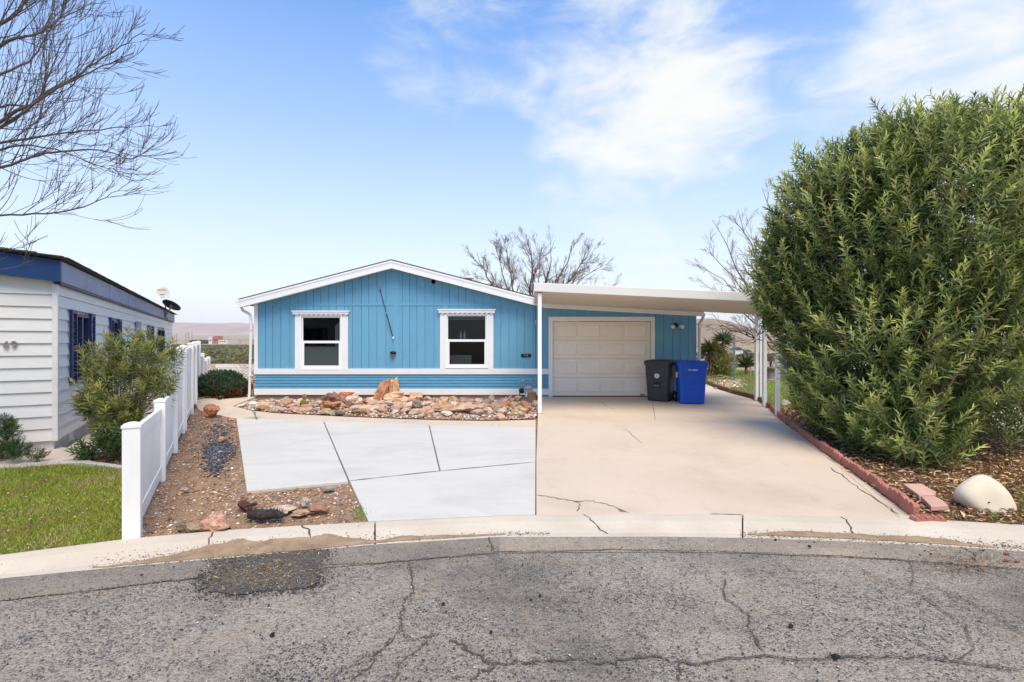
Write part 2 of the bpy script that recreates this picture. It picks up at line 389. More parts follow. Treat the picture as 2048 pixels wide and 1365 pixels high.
def instanced(name, bv, bf, mats3, locs, cols, mat, parent=None, smooth=False):
    """many small pieces joined into one mesh: bv (n,3) verts, bf (m,k) faces, mats3 (N,3,3), locs (N,3), cols (N,3)"""
    bv = np.asarray(bv, float); bf = np.asarray(bf, int); N = len(locs); n = len(bv)
    V = np.einsum('nij,vj->nvi', mats3, bv) + np.asarray(locs)[:, None, :]
    Fc = (bf[None] + (np.arange(N) * n)[:, None, None]).reshape(-1, bf.shape[1])
    me = bpy.data.meshes.new(name); k = bf.shape[1]
    me.vertices.add(N * n); me.vertices.foreach_set('co', V.reshape(-1).astype(np.float32))
    me.loops.add(Fc.size); me.loops.foreach_set('vertex_index', Fc.reshape(-1).astype(np.int32))
    me.polygons.add(len(Fc)); me.polygons.foreach_set('loop_start', (np.arange(len(Fc)) * k).astype(np.int32))
    me.polygons.foreach_set('loop_total', np.full(len(Fc), k, np.int32))
    if smooth: me.polygons.foreach_set('use_smooth', np.ones(len(Fc), bool))
    me.update(); me.validate()
    a = me.color_attributes.new('Col', 'FLOAT_COLOR', 'POINT')
    c = np.ones((N, n, 4), np.float32); c[:, :, :3] = np.asarray(cols)[:, None, :]
    a.data.foreach_set('color', c.reshape(-1))
    return link(name, me, mat, parent)
def frames(axis, roll):
    """orthonormal frames with y along axis"""
    a = axis / np.linalg.norm(axis, axis=1, keepdims=True)
    ref = np.tile([0., 0., 1.], (len(a), 1)); ref[np.abs(a[:, 2]) > .95] = [1., 0., 0.]
    x = np.cross(a, ref); x /= np.linalg.norm(x, axis=1, keepdims=True); z = np.cross(x, a)
    c, s_ = np.cos(roll)[:, None], np.sin(roll)[:, None]
    return np.stack([x * c + z * s_, a, z * c - x * s_], axis=2)
def rand_rot(N):
    q = rng.normal(size=(N, 4)); q /= np.linalg.norm(q, axis=1, keepdims=True); w, x, y, z = q.T
    return np.stack([np.stack([1 - 2 * (y * y + z * z), 2 * (x * y - z * w), 2 * (x * z + y * w)], 1),
                     np.stack([2 * (x * y + z * w), 1 - 2 * (x * x + z * z), 2 * (y * z - x * w)], 1),
                     np.stack([2 * (x * z - y * w), 2 * (y * z + x * w), 1 - 2 * (x * x + y * y)], 1)], 1)
def in_poly(x, y, P):
    x = np.asarray(x); y = np.asarray(y); r = np.zeros(len(x), bool); n = len(P)
    for i in range(n):
        x0, y0 = P[i][0], P[i][1]; x1, y1 = P[(i + 1) % n][0], P[(i + 1) % n][1]
        if y0 == y1: continue
        r ^= ((y0 > y) != (y1 > y)) & (x < (x1 - x0) * (y - y0) / (y1 - y0) + x0)
    return r
def sample_poly(P, N):
    xs = [p[0] for p in P]; ys = [p[1] for p in P]; out = np.zeros((0, 2))
    while len(out) < N:
        c = np.stack([rng.uniform(min(xs), max(xs), N * 2), rng.uniform(min(ys), max(ys), N * 2)], 1)
        out = np.concatenate([out, c[in_poly(c[:, 0], c[:, 1], P)]])
    return out[:N]
ZG = np.vectorize(zg)
def ground_poly(name, P, mat, off, thick=0.0, parent=None, bevel=0.0, zf=None):
    """a sheet (or slab) following the lot's slope"""
    bm = bmesh.new(); f = bm.faces.new([bm.verts.new((p[0], p[1], 0)) for p in P])
    for yy in (4.9, 9.0, 13.5):
        bmesh.ops.bisect_plane(bm, geom=bm.verts[:] + bm.edges[:] + bm.faces[:], plane_co=(0, yy, 0), plane_no=(0, 1, 0))
    for v in bm.verts: v.co.z = (zf(v.co.x, v.co.y) if zf else zg(v.co.y)) + off
    bmesh.ops.recalc_face_normals(bm, faces=bm.faces)
    if sum(f.normal.z for f in bm.faces) < 0: bmesh.ops.reverse_faces(bm, faces=bm.faces)
    if thick:
        g = bmesh.ops.extrude_face_region(bm, geom=bm.faces[:])
        top = [e for e in g['geom'] if isinstance(e, bmesh.types.BMVert)]
        ts = set(top)
        for v in bm.verts:
            if v not in ts: v.co.z -= thick
        bmesh.ops.recalc_face_normals(bm, faces=bm.faces)
    bmesh.ops.triangulate(bm, faces=[f for f in bm.faces if len(f.verts) > 4])
    me = bpy.data.meshes.new(name); bm.to_mesh(me); bm.free()
    return link(name, me, mat, parent, bevel)
def inset(P, d):
    c = []; n = len(P); A = sum(P[i][0] * P[(i + 1) % n][1] - P[(i + 1) % n][0] * P[i][1] for i in range(n)); sg = 1 if A > 0 else -1
    for i in range(n):
        a, b, e = Vector(P[i - 1][:2]), Vector(P[i][:2]), Vector(P[(i + 1) % n][:2])
        d1 = (b - a).normalized(); d2 = (e - b).normalized(); n1 = Vector((-d1.y, d1.x)) * sg; n2 = Vector((-d2.y, d2.x)) * sg
        m = (n1 + n2); m = m / max(.3, m.dot(n1)) if m.length > 1e-6 else n1
        c.append(tuple(b + m * d))
    return c
def ribbon(name, pts, w, mat, parent, z, jit=.5, sub=6):
    """a crack: an uneven thin strip lying on a surface; z is a function of (x, y)"""
    P = []
    for a, b in zip(pts[:-1], pts[1:]):
        for i in range(sub):
            t = i / sub; p = Vector(a[:2]).lerp(Vector(b[:2]), t); n = Vector((-(b[1] - a[1]), b[0] - a[0])).normalized()
            P.append(p + n * random.gauss(0, w * jit * 1.6))
    P.append(Vector(pts[-1][:2])); mb = MB(); m = len(P)
    for i, p in enumerate(P):
        d = (P[min(i + 1, m - 1)] - P[max(i - 1, 0)]); n = Vector((-d.y, d.x)).normalized()
        ww = w * random.uniform(.35, 1.3) * (0.25 if i in (0, m - 1) else 1)
        for s_ in (-1, 1):
            q = p + n * ww / 2 * s_; mb.v.append((q.x, q.y, z(q.x, q.y)))
    for i in range(m - 1): mb.f.append((2 * i, 2 * i + 1, 2 * i + 3, 2 * i + 2))
    return mb.build(name, mat, parent)
def rock_mesh(name, seed, sub=3, rough=.35, flat=.0, cuts=5):
    bm = bmesh.new(); bmesh.ops.create_icosphere(bm, subdivisions=sub, radius=1.0)
    rr = random.Random(seed); planes = []
    for _ in range(cuts):
        n = Vector((rr.gauss(0, 1), rr.gauss(0, 1), rr.gauss(0, .8))).normalized(); planes.append((n, rr.uniform(.45, .8)))
    o = Vector((seed * 3.7, seed * 1.3, 0))
    for v in bm.verts:
        p = v.co.copy()
        for n, d in planes:
            k = p.dot(n)
            if k > d: p -= n * (k - d) * .93
        p *= 1 + rough * .55 * mnoise.noise(p * 1.3 + o) + rough * .3 * mnoise.noise(p * 3.1 + o) + rough * .14 * mnoise.noise(p * 7.5 + o)
        v.co = p
    lo = [min(v.co[i] for v in bm.verts) for i in range(3)]; hi = [max(v.co[i] for v in bm.verts) for i in range(3)]
    for v in bm.verts: v.co = Vector([(v.co[i] - (lo[i] + hi[i]) / 2) / (hi[i] - lo[i]) for i in range(2)] + [(v.co.z - lo[2]) / (hi[2] - lo[2])])
    me = bpy.data.meshes.new(name); bm.to_mesh(me); bm.free()
    return me
def text_mesh(txt, size, depth):
    c = bpy.data.curves.new('digits', 'FONT'); c.body = txt; c.size = size; c.extrude = depth; c.align_x = 'CENTER'; c.align_y = 'CENTER'; c.resolution_u = 3
    o = bpy.data.objects.new('digits', c); COL.objects.link(o)
    me = bpy.data.meshes.new_from_object(o); COL.objects.unlink(o); bpy.data.objects.remove(o)
    me.transform(Matrix.Rotation(R(90), 4, 'X'))      # stand up, facing -y
    return me

# ------------------------------------------------------------------ the setting: terrain, hills, road, curb, slabs
def smooth(t): t = min(1, max(0, t)); return t * t * (3 - 2 * t)
def terr(x, y):
    if y < 13.5: z = zg(y) - .10
    else: z = -.10
    if y < 4.9: z = -.32
    z -= 8.5 * smooth((y - 34) / 70)
    z += 60 * smooth((y - 900) / 3400) * max(0, (y - 900) / 3400) if y > 900 else 0
    if y > 40: z += .5 * mnoise.noise(Vector((x * .02, y * .02, 0))) + .006 * min(y, 900) * mnoise.noise(Vector((x * .004, y * .004, 3)))
    return z
ys = [-6000, -3000, -1500, -700, -300, -120, -50, -25, -12, -5, 0, 3, 4.88, 4.92, 6, 8, 10, 12, 13.5, 16, 20, 24, 28, 31, 34] + \
     [38, 43, 50, 58, 67, 78, 90, 105, 125, 150, 180, 215, 260, 310, 370, 450, 540, 650, 780, 940, 1130, 1360, 1640, 1970, 2360, 2830, 3400, 4100, 5000, 6500, 8200]
xs = sorted(set([s * v for v in [0, 4, 8, 12, 16, 22, 30, 40, 55, 75, 100, 135, 180, 240, 320, 430, 570, 760, 1000, 1350, 1800, 2400, 3200, 4300, 5800, 7800] for s in (-1, 1)]))
mb = MB()
for y in ys:
    for x in xs: mb.v.append((x, y, terr(x, y)))
nx = len(xs)
for j in range(len(ys) - 1):
    for i in range(nx - 1): a = j * nx + i; mb.f.append((a, a + 1, a + 1 + nx, a + nx))
tag(mb.build('ground', 'desert', smooth=True), 'tan desert ground and valley floor reaching the hills', 'ground', kind='structure')
def ridge(name, mat, x0, x1, y0, y1, top, label, n=90, m=14, amp=.12, seed=0):
    """a hill range: height profile top(x) rising from y0 to a crest at 60% and falling behind"""
    mb = MB()
    for j in range(m + 1):
        t = j / m; y = y0 + (y1 - y0) * t; env = smooth(t / .62) if t < .62 else smooth((1 - t) / .38)
        for i in range(n + 1):
            x = x0 + (x1 - x0) * i / n; h = top(x)
            e = 1 + amp * (mnoise.noise(Vector((x / (x1 - x0) * 22, y / (y1 - y0) * 5, seed))) + .5 * mnoise.noise(Vector((x / (x1 - x0) * 60, y / (y1 - y0) * 12, seed))))
            mb.v.append((x, y, -25 + (h + 25) * env * (e if t < .6 else 1)))
    for j in range(m):
        for i in range(n): a = j * (n + 1) + i; mb.f.append((a, a + 1, a + n + 2, a + n + 1))
    return tag(mb.build(name, mat, smooth=True), label, 'hills', kind='structure')
ridge('hills', 'hill_far', -9000, 2400, 4300, 6800, lambda x: 205 + 14 * math.sin(x / 900) - (60 * smooth((x + 200) / 2600)), 'long flat topped mesa fading in the distance behind the valley', seed=4)
def right_hill(x):
    px = CX + x / 1500 * F
    return CAMZ + 1500 * np.interp(px, [1100, 1300, 1385, 1400, 1420, 1440, 1455, 1475, 1510, 1560, 1800, 2500], [0, 30, 44, 45, 44, 38, 28, 24, 21, 14, 18, 5]) / 1000
ridge('hillside', 'hill_near', 100, 2600, 900, 1870, right_hill, 'dry brown hillside dotted with brush beyond the back garden', n=120, amp=.06, seed=9)

# road, gutter and curb
cols = [-900, -500, -250, 0, 125, 250, 350, 450, 600, 750, 875, 1000, 1072, 1200, 1330, 1485, 1600, 1700, 1830, 1940, 2048, 2250, 2600]
back_y = np.interp(cols, [-900, -500, -250, 0, 250, 450, 750, 1000, 1072, 1450, 1830, 2048, 2250, 2600], [1290, 1196, 1146, 1110, 1078, 1060, 1043, 1032, 1030, 1028, 1037, 1050, 1066, 1100])
pan_y = np.interp(cols, [-900, -500, -250, 0, 250, 600, 750, 1000, 1400, 1700, 1900, 2048, 2250, 2600], [1380, 1265, 1200, 1157, 1133, 1104, 1089, 1074, 1073, 1083, 1093, 1103, 1122, 1165])
out_y = np.interp(cols, [-900, -500, -250, 0, 410, 750, 980, 1400, 1800, 2048, 2250, 2600], [1450, 1325, 1252, 1202, 1153, 1128, 1106, 1103, 1119, 1138, 1160, 1210])
ZB, ZP = -.15, -.190
BK = [GZ(c, y, ZB) for c, y in zip(cols, back_y)]
PN = [GZ(c, y, ZP) for c, y in zip(cols, pan_y)]
OU = [GZ(c, y, ZP) for c, y in zip(cols, out_y)]
ZR = -.196
road_P = [(p.x, p.y) for p in PN] + [(40, PN[-1].y - 3), (40, -40), (-40, -40), (-40, PN[0].y - 2)]
mb = MB()
road = ground_poly('road', road_P, 'asphalt', 0, zf=lambda x, y: ZR)
tag(road, 'worn grey asphalt road surface with cracks and loose grit', 'road', kind='structure')
strip = ground_poly('asphalt_strip', [(p.x, p.y) for p in PN[:12]] + [(p.x, p.y) for p in reversed(OU[:12])], 'asphalt_strip', 0, zf=lambda x, y: ZR + .005)
tag(strip, 'smoother grey asphalt band along the gutter below the white pad', 'road', kind='structure')
strip2 = ground_poly('asphalt_strip', [(p.x, p.y) for p in PN[11:]] + [(p.x, p.y) for p in reversed(OU[11:])], 'asphalt_dusty', 0, zf=lambda x, y: ZR + .005)
tag(strip2, 'dusty tan asphalt band along the gutter below the driveway', 'road', kind='structure')
patch_px = [(412, 1153), (440, 1119), (560, 1107), (655, 1098), (640, 1150), (630, 1172), (560, 1180), (470, 1190), (400, 1180)]
patch_pts = []
for (a, b), (c, d) in zip(patch_px, patch_px[1:] + patch_px[:1]):
    for k in range(9):
        t = k / 9; am = 1.6 if b < 1120 and d < 1120 else 4.5; patch_pts.append(tuple(GZ(a + (c - a) * t + random.gauss(0, am), b + (d - b) * t + random.gauss(0, am * .5), ZP))[:2])
pp = ground_poly('asphalt_patch', patch_pts, 'asphalt_patch', 0, zf=lambda x, y: ZR + .009)
tag(pp, 'dark coarse asphalt patch beside the dirty gutter', 'road', kind='structure')
curb = thing('curb', (0, 4.6, -.2), 'pale rolled concrete curb and gutter along the road', 'curb'); curb['kind'] = 'structure'
del curb['category']
prof = [(0, 0), (.10, .002), (.35, -.004), (.62, -.034), (.78, -.046), (1.0, ZP - ZB)]
def lerp(a, b, t): return a + (b - a) * t
def curb_section(i0, i1):
    mb = MB(); n = i1 - i0 + 1; gap = .006
    for k, i in enumerate(range(i0, i1 + 1)):
        a, b = Vector(BK[i]), Vector(PN[i])
        if k == 0: sh = (BK[i + 1] - BK[i]).normalized() * gap
        elif k == n - 1: sh = (BK[i - 1] - BK[i]).normalized() * gap
        else: sh = Vector((0, 0, 0))
        for t, dz in prof:
            p = lerp(a, b, t); mb.v.append((p.x + sh.x, p.y + sh.y, ZB + dz))
        for p in (b, a): mb.v.append((p.x + sh.x, p.y + sh.y, -.34))
    m = len(prof) + 2
    for k in range(n - 1):
        for j in range(m):
            q = (j + 1) % m; mb.f.append((k * m + j, k * m + q, (k + 1) * m + q, (k + 1) * m + j))
    mb.f.append(tuple(range(m))); mb.f.append(tuple((n - 1) * m + j for j in reversed(range(m))))
    return mb.build('curb_section', 'curb_concrete', curb, off=(0, 4.6, -.2), bevel=.006)
for a, b in ((0, 2), (2, 9), (9, 15), (15, 22)): curb_section(a, b)
def curb_pt(px, t):
    j = max(0, min(len(cols) - 2, int(np.searchsorted(cols, px)) - 1)); u = (px - cols[j]) / (cols[j + 1] - cols[j])
    p = lerp(lerp(BK[j], BK[j + 1], u), lerp(PN[j], PN[j + 1], u), t)
    return Vector((p.x, p.y, ZB + np.interp(t, [q[0] for q in prof], [q[1] for q in prof])))
def child_off(o, off):
    o.location = (-off[0], -off[1], -off[2]); return o
def curb_crack(pts, w=.012):
    P = []
    for a, b in zip(pts[:-1], pts[1:]):
        for i in range(5): P.append(curb_pt(lerp(a[0], b[0], i / 5) + random.gauss(0, 1.5), lerp(a[1], b[1], i / 5)))
    P.append(curb_pt(*pts[-1])); mb = MB(); m = len(P)
    for i, p in enumerate(P):
        d = P[min(i + 1, m - 1)] - P[max(i - 1, 0)]; n = Vector((-d.y, d.x, 0)).normalized() * w / 2 * random.uniform(.4, 1.4)
        for s_ in (-1, 1): q = p + n * s_; mb.v.append((q.x, q.y, q.z + .003))
    for i in range(m - 1): mb.f.append((2 * i, 2 * i + 1, 2 * i + 3, 2 * i + 2))
    mb.build('crack', 'crack', curb, off=(0, 4.6, -.2))
curb_crack([(425, .02), (418, .4), (416, .8)]); curb_crack([(605, .02), (618, .3), (622, .75)], .016)
curb_crack([(1168, .0), (1185, .4), (1215, .85)]); curb_crack([(1682, .02), (1700, .4), (1706, .8)], .018)
curb_crack([(1425, .0), (1470, .03), (1484, .06)], .014)
# dirt washed into the gutter: thin uneven drift
def drift(name, px0, px1, t0f, t1f, label):
    n = 110; mb = MB()
    for i in range(n + 1):
        u = i / n; px = lerp(px0, px1, u); a = t0f(u) + .03 * mnoise.noise(Vector((px * .015, 0, 1))); b = t1f(u) + .03 * mnoise.noise(Vector((px * .03, 5, 1))); tp_ = min(1, u / .18, (1 - u) / .22) ** .7; a = b + (a - b) * tp_ * (1 + .25 * mnoise.noise(Vector((px * .022, 9, 1))) + .12 * mnoise.noise(Vector((px * .11, 9, 1)))); a = min(a, b - .004)
        for k in range(5):
            p = curb_pt(px, lerp(a, b, k / 4)); mb.v.append((p.x, p.y, p.z + .004 + (.008 * math.sin(math.pi * k / 4) * (1 + mnoise.noise(Vector((px * .05, k, 2)))))))
    for i in range(n):
        for k in range(4): a = i * 5 + k; mb.f.append((a, a + 5, a + 6, a + 1))
    o = mb.build(name, 'gutter_dirt', smooth=True); tag(o, label, 'dirt', kind='stuff'); return o
drift('gutter_dirt', 185, 775, lambda u: .93 - .45 * smooth(u * 2.0), lambda u: .97 - .03 * u, 'brown washed up dirt lying in the gutter by the gravel strip')
drift('gutter_dirt', 752, 1010, lambda u: .62 + .24 * u, lambda u: .90 - .02 * u, 'thin tongue of brown dirt in the gutter below the white slab')
drift('gutter_dirt', 1495, 1990, lambda u: .62 + .1 * u, lambda u: .83 + .12 * u, 'sandy dirt film in the gutter below the mulch bed')

# lot sheets
g2 = lambda a, b: tuple(G(a, b))[:2]
def backline(px0, px1, n=10):
    return [tuple(GZ(x, np.interp(x, cols, back_y), ZB))[:2] for x in np.linspace(px0, px1, n)]
fence_pts = [(-3.31, 4.36), (-4.30, 6.11), (-5.11, 7.53), (-6.05, 9.2), (-7.11, 11.06), (-8.0, 12.6), (-8.78, 14.0)]
soil_P = backline(262, 1072) + [g2(1072, 850), g2(470, 836), (-8.2, 13.2)] + [(x, y) for x, y in reversed(fence_pts[:-2])]
tag(ground_poly('gravel_strip', soil_P, 'soil', -.03), 'brown gravelly soil strip along the white fence', 'soil', kind='structure')
bed_P = [g2(466, 812), (-7.14, 13.95), (.8, 13.95), g2(1070, 838), g2(980, 841), g2(900, 840), g2(800, 837), g2(680, 832), g2(560, 826), g2(500, 820)]
tag(ground_poly('rock_bed', bed_P, 'bed_soil', .004, zf=lambda x, y: zbed(y)), 'reddish soil bed of the rock garden in front of the blue house', 'soil', kind='structure')
edge_px = [(1830, 1036), (1760, 985), (1700, 942), (1640, 900), (1600, 868), (1560, 838), (1538, 818), (1518, 803), (1500, 797), (1470, 789), (1440, 780), (1412, 768)]
EDGE = [g2(a, b) for a, b in edge_px]
mulch_P = backline(1832, 2600, 8)[::1] + [(9.6, 5.6), (9.0, 12.0), (7.6, 12.2)] + [EDGE[i] for i in (6, 5, 4, 3, 2, 1)]
tag(ground_poly('mulch_bed', mulch_P, 'mulch_soil', -.02), 'brown leaf litter bed under the big oleander', 'soil', kind='structure')
garden_P = [EDGE[6], EDGE[7], EDGE[8], EDGE[9], EDGE[10], EDGE[11], (5.9, 26), (22, 26), (22, 12.1), (7.6, 12.1)]
tag(ground_poly('back_lawn', garden_P, 'lawn_soil', .0), 'rough green back garden ground past the carport', 'ground', kind='structure')
lawn_P = backline(-900, 248, 10) + [(-3.45, 4.42), (-4.42, 6.2), (-4.55, 6.42)] + [g2(100, 927), g2(0, 937), (-9, 6.2), (-12, 4.5)]
tag(ground_poly('lawn', lawn_P, 'lawn_soil', -.01), 'front lawn ground of the grey neighbour house', 'ground', kind='structure')
nbed_P = [(-4.55, 6.42), (-5.16, 7.6), (-6.1, 9.3), (-7.2, 11.2), (-7.9, 12.6), (-8.6, 12.6), (-6.2, 8.2), g2(160, 921)]
tag(ground_poly('planting_strip', nbed_P, 'mulch_soil', -.012), 'brown planting strip behind the white fence', 'soil', kind='structure')

# slabs
TW = .008
drive = thing('driveway', (2.5, 9, 0), 'tan concrete driveway leading to the garage', 'driveway'); drive['kind'] = 'structure'; del drive['category']
def slab(parent, P, mat, off=(0, 0, 0), z=0.0, gap=TW, th=.11):
    o = ground_poly('slab', inset(P, gap), mat, z, th, parent, .008); o.location = (-off[0], -off[1], -off[2]); return o
D0 = (2.5, 9, 0)
wl_x = [g2(1072, y) for y in (1030, 915, 838)]
dr_near = backline(1072, 1800, 9) + [g2(1655, 915), wl_x[1]]
dr_strip = [tuple(GZ(1800, np.interp(1800, cols, back_y), ZB))[:2], tuple(GZ(1830, np.interp(1830, cols, back_y), ZB))[:2], EDGE[1], EDGE[2], EDGE[3], EDGE[4], EDGE[5], g2(1546, 838), g2(1655, 915)]
dr_mid = [wl_x[1], g2(1655, 915), g2(1546, 838), g2(1310, 838), g2(1075, 838)]
dr_back = [g2(1075, 838), g2(1310, 838), (3.9, 13.95), (.72, 13.95)]
dr_side = [g2(1310, 838), g2(1546, 838), EDGE[5], EDGE[6], EDGE[7], EDGE[8], EDGE[9], EDGE[10], EDGE[11], (5.6, 22), (5.2, 22), (5.2, 13.95), (3.9, 13.95)]
for P in (dr_near, dr_mid, dr_back, dr_side): slab(drive, P, 'tan_concrete', D0, gap=.003)
slab(drive, dr_strip, 'tan_concrete', D0, gap=.004, z=-.004)
def dcrack(pts, w=.012, mat='crack'):
    o = ribbon('crack', [g2(*p) for p in pts], w, mat, drive, lambda x, y: zg(y) + .004); child_off(o, D0)
dcrack([(1074, 991), (1110, 996), (1150, 1003), (1185, 1003), (1225, 1013), (1258, 1027)], .013)
dcrack([(1150, 1003), (1160, 1010), (1155, 1024)], .010); dcrack([(1236, 1020), (1250, 1026)], .02)
dcrack([(1190, 800), (1205, 806), (1212, 812), (1225, 819)], .01); dcrack([(1255, 862), (1275, 880), (1285, 888)], .008)
dcrack([(1240, 862), (1262, 860)], .006); dcrack([(1660, 935), (1700, 965), (1742, 992), (1800, 1030)], .014)
pad = thing('parking_pad', (-2, 8, -.1), 'bright white new concrete parking pad beside the driveway', 'driveway'); pad['kind'] = 'structure'; del pad['category']
PA = (-2, 8, -.1)
slab(pad, [g2(472, 838), g2(647, 843), g2(698, 963), g2(492, 983)], 'white_concrete', PA, .004)
slab(pad, [g2(647, 843), g2(858, 850), g2(880, 943), g2(698, 963)], 'white_concrete', PA, .004)
slab(pad, [g2(858, 850), g2(1072, 856), g2(1072, 925), g2(880, 943)], 'white_concrete', PA, .004)
slab(pad, [g2(698, 963), g2(880, 943), g2(1072, 925)] + backline(1072, 735, 5), 'white_concrete', PA, .004, gap=.009)
for pts in ([(480, 905), (560, 903), (676, 898)], [(676, 898), (780, 895), (866, 893)], [(868, 894), (960, 890), (1070, 888)]):
    o = ribbon('score_line', [g2(*p) for p in pts], .003, 'joint', pad, lambda x, y: zg(y) + .007, .3); child_off(o, PA)
for pts in ([(698, 962.6), (780, 954), (880, 942.8)], [(880, 942.8), (980, 933.5), (1071, 924.8)]):
    o = ribbon('joint_line', [g2(*p) for p in pts], .016, 'joint', pad, lambda x, y: zg(y) + .0075, .05); child_off(o, PA)
walk = thing('walkway', (-4, 12, 0), 'tan concrete walkway curving round the rock garden to the side of the house', 'path'); walk['kind'] = 'structure'; del walk['category']
WA = (-4, 12, 0)
w1 = [g2(1072, 839), g2(1072, 855), g2(858, 849), g2(760, 846), g2(800, 837.5), g2(900, 840.5), g2(980, 841.5)]
w2 = [g2(760, 846), g2(640, 842.3), g2(515, 838.3), g2(505, 821), g2(560, 826.5), g2(680, 832.5), g2(800, 837.5)]
w3 = [g2(515, 838.3), g2(472, 837), g2(430, 829), g2(398, 820), (-8.3, 13.0), (-8.45, 14.0), g2(440, 800), g2(500, 790), (-7.6, 17.5), (-7.14, 17.5), (-7.14, 13.9), g2(466, 812), g2(500, 820), g2(505, 821)]
for P in (w1, w2, w3): slab(walk, P, 'tan_concrete', WA, z=-.006)
nwalk = thing('side_walk', (-7, 7, -.1), 'pinkish concrete walk along the grey neighbour house', 'path'); nwalk['kind'] = 'structure'; del nwalk['category']
NW = (-7, 7, -.1)
slab(nwalk, [g2(0, 934), (-9.4, 6.3), (-9.6, 6.9), g2(0, 905), g2(60, 905), g2(110, 890), (-6.9, 7.75), (-7.9, 9.6), (-7.2, 9.6), (-6.1, 7.9), g2(160, 915), g2(100, 926)], 'walk_concrete', NW, z=.0)
slab(nwalk, [(-7.9, 9.62), (-11.5, 16), (-10.7, 16), (-7.2, 9.62)], 'walk_concrete', NW, z=.0)
slab(nwalk, [g2(0, 938), g2(0, 934), g2(100, 926), g2(160, 921), (-4.56, 6.44), (-4.44, 6.3), g2(160, 927), g2(100, 931)], 'mow_concrete', NW, z=.015, gap=.001)
rd = thing('side_driveway', (12, 9, -.1), 'grey concrete driveway beyond the big oleander', 'driveway'); rd['kind'] = 'structure'; del rd['category']
slab(rd, [(9.05, 6.0), (16, 5.4), (16, 14.2), (9.05, 12.0)], 'walk_concrete', (12, 9, -.1), z=.01)
slab(rd, [(16.02, 5.4), (24, 5.2), (24, 14.2), (16.02, 14.2)], 'walk_concrete', (12, 9, -.1), z=.01)

# cracks in the road
RZ = lambda x, y: ZR + .004
r2 = lambda a, b: tuple(GZ(a, b, ZR))[:2]
CR = []; CRN = [0]
def rcrack(pts, w=.02):
    P = [r2(*p) for p in pts]; CR.append(P); CRN[0] += 1; zc = ZR + .0035 + .0006 * CRN[0]
    ribbon('crack', P, w * .45, 'crack', road, lambda x, y: zc, .45, 5)
SZ = lambda x, y: ZR + .010
def scrack(pts, w=.02):
    P = [r2(*p) for p in pts]; CR.append(P); CRN[0] += 1; zc = ZR + .0085 + .0005 * CRN[0]
    ribbon('crack', P, w * .5, 'crack', strip, lambda x, y: zc, .35, 6)
scrack([(0, 1204), (150, 1188), (300, 1169), (410, 1156)], .022); scrack([(650, 1132), (760, 1128), (870, 1118), (980, 1108)], .018)
scrack([(980, 1107), (1100, 1104), (1250, 1102), (1400, 1104)], .022); scrack([(1400, 1104), (1560, 1110), (1700, 1116), (1830, 1124), (2048, 1143)], .02)
scrack([(977, 1076), (981, 1090), (985, 1105)], .02); scrack([(1920, 1096), (1950, 1110), (1950, 1128)], .02)
rcrack([(818, 1128), (822, 1150), (829, 1185), (812, 1200), (800, 1228), (802, 1250), (790, 1275), (765, 1300), (735, 1340), (700, 1365)], .024)
rcrack([(802, 1250), (808, 1275), (815, 1280)], .012); rcrack([(790, 1275), (770, 1290), (760, 1310), (720, 1320), (690, 1345)], .012)
rcrack([(815, 1283), (860, 1275), (880, 1270)], .02); rcrack([(855, 1283), (840, 1300), (800, 1330), (790, 1365)], .014)
rcrack([(900, 1283), (925, 1290), (940, 1308), (975, 1325), (990, 1340), (960, 1352), (900, 1362)], .03)
rcrack([(985, 1330), (1040, 1330), (1100, 1325), (1150, 1320), (1200, 1330), (1260, 1320), (1310, 1315), (1350, 1326), (1400, 1332)], .028)
rcrack([(1020, 1300), (1022, 1320), (1050, 1330)], .012); rcrack([(1355, 1328), (1360, 1345), (1358, 1365)], .018)
rcrack([(1400, 1333), (1470, 1318), (1530, 1315), (1600, 1325), (1680, 1318), (1760, 1318), (1850, 1318), (1930, 1330), (2048, 1345)], .026)
rcrack([(1530, 1315), (1510, 1280), (1495, 1255), (1500, 1235), (1470, 1212), (1452, 1200), (1450, 1160)], .022)
rcrack([(1820, 1125), (1828, 1150), (1820, 1175)], .012); rcrack([(1725, 1140), (1760, 1165), (1840, 1190), (1880, 1220), (1930, 1255), (1945, 1290)], .016)
rcrack([(1840, 1165), (1930, 1200), (1990, 1235), (2048, 1275)], .014); rcrack([(1945, 1290), (1950, 1305), (1900, 1330)], .014)
rcrack([(660, 1365), (690, 1335)], .02); rcrack([(0, 1222), (90, 1208), (180, 1195)], .008)

# ------------------------------------------------------------------ the blue house with its garage
HY = 13.9; SC = F / HY
hx = lambda px: (px - CX) / SC
hz = lambda py: CAMZ - (py - CY) / SC
HO = (-1.0, HY, 0.0)
house = thing('blue_house', HO, 'single storey blue house with white trim, low gable and attached garage', 'house')
def hb(name, mb, mat, parent=None, bevel=0.0, smooth=False):
    return mb.build(name, mat, parent or house, off=HO, bevel=bevel, smooth=smooth)
RX, RZ0, SLP = -3.28, 3.774, .259
zr = lambda x: RZ0 - SLP * abs(x - RX)
XL, XM, XG = hx(510), hx(1056), hx(1394)
gz_top = lambda x: 2.605 - (x - .62) * .052            # garage roof line
wall_top = lambda x: (zr(x) - .07) if x < .66 else (gz_top(x) - .06)
DX0, DX1, DZ1 = hx(1105), hx(1302), hz(643)
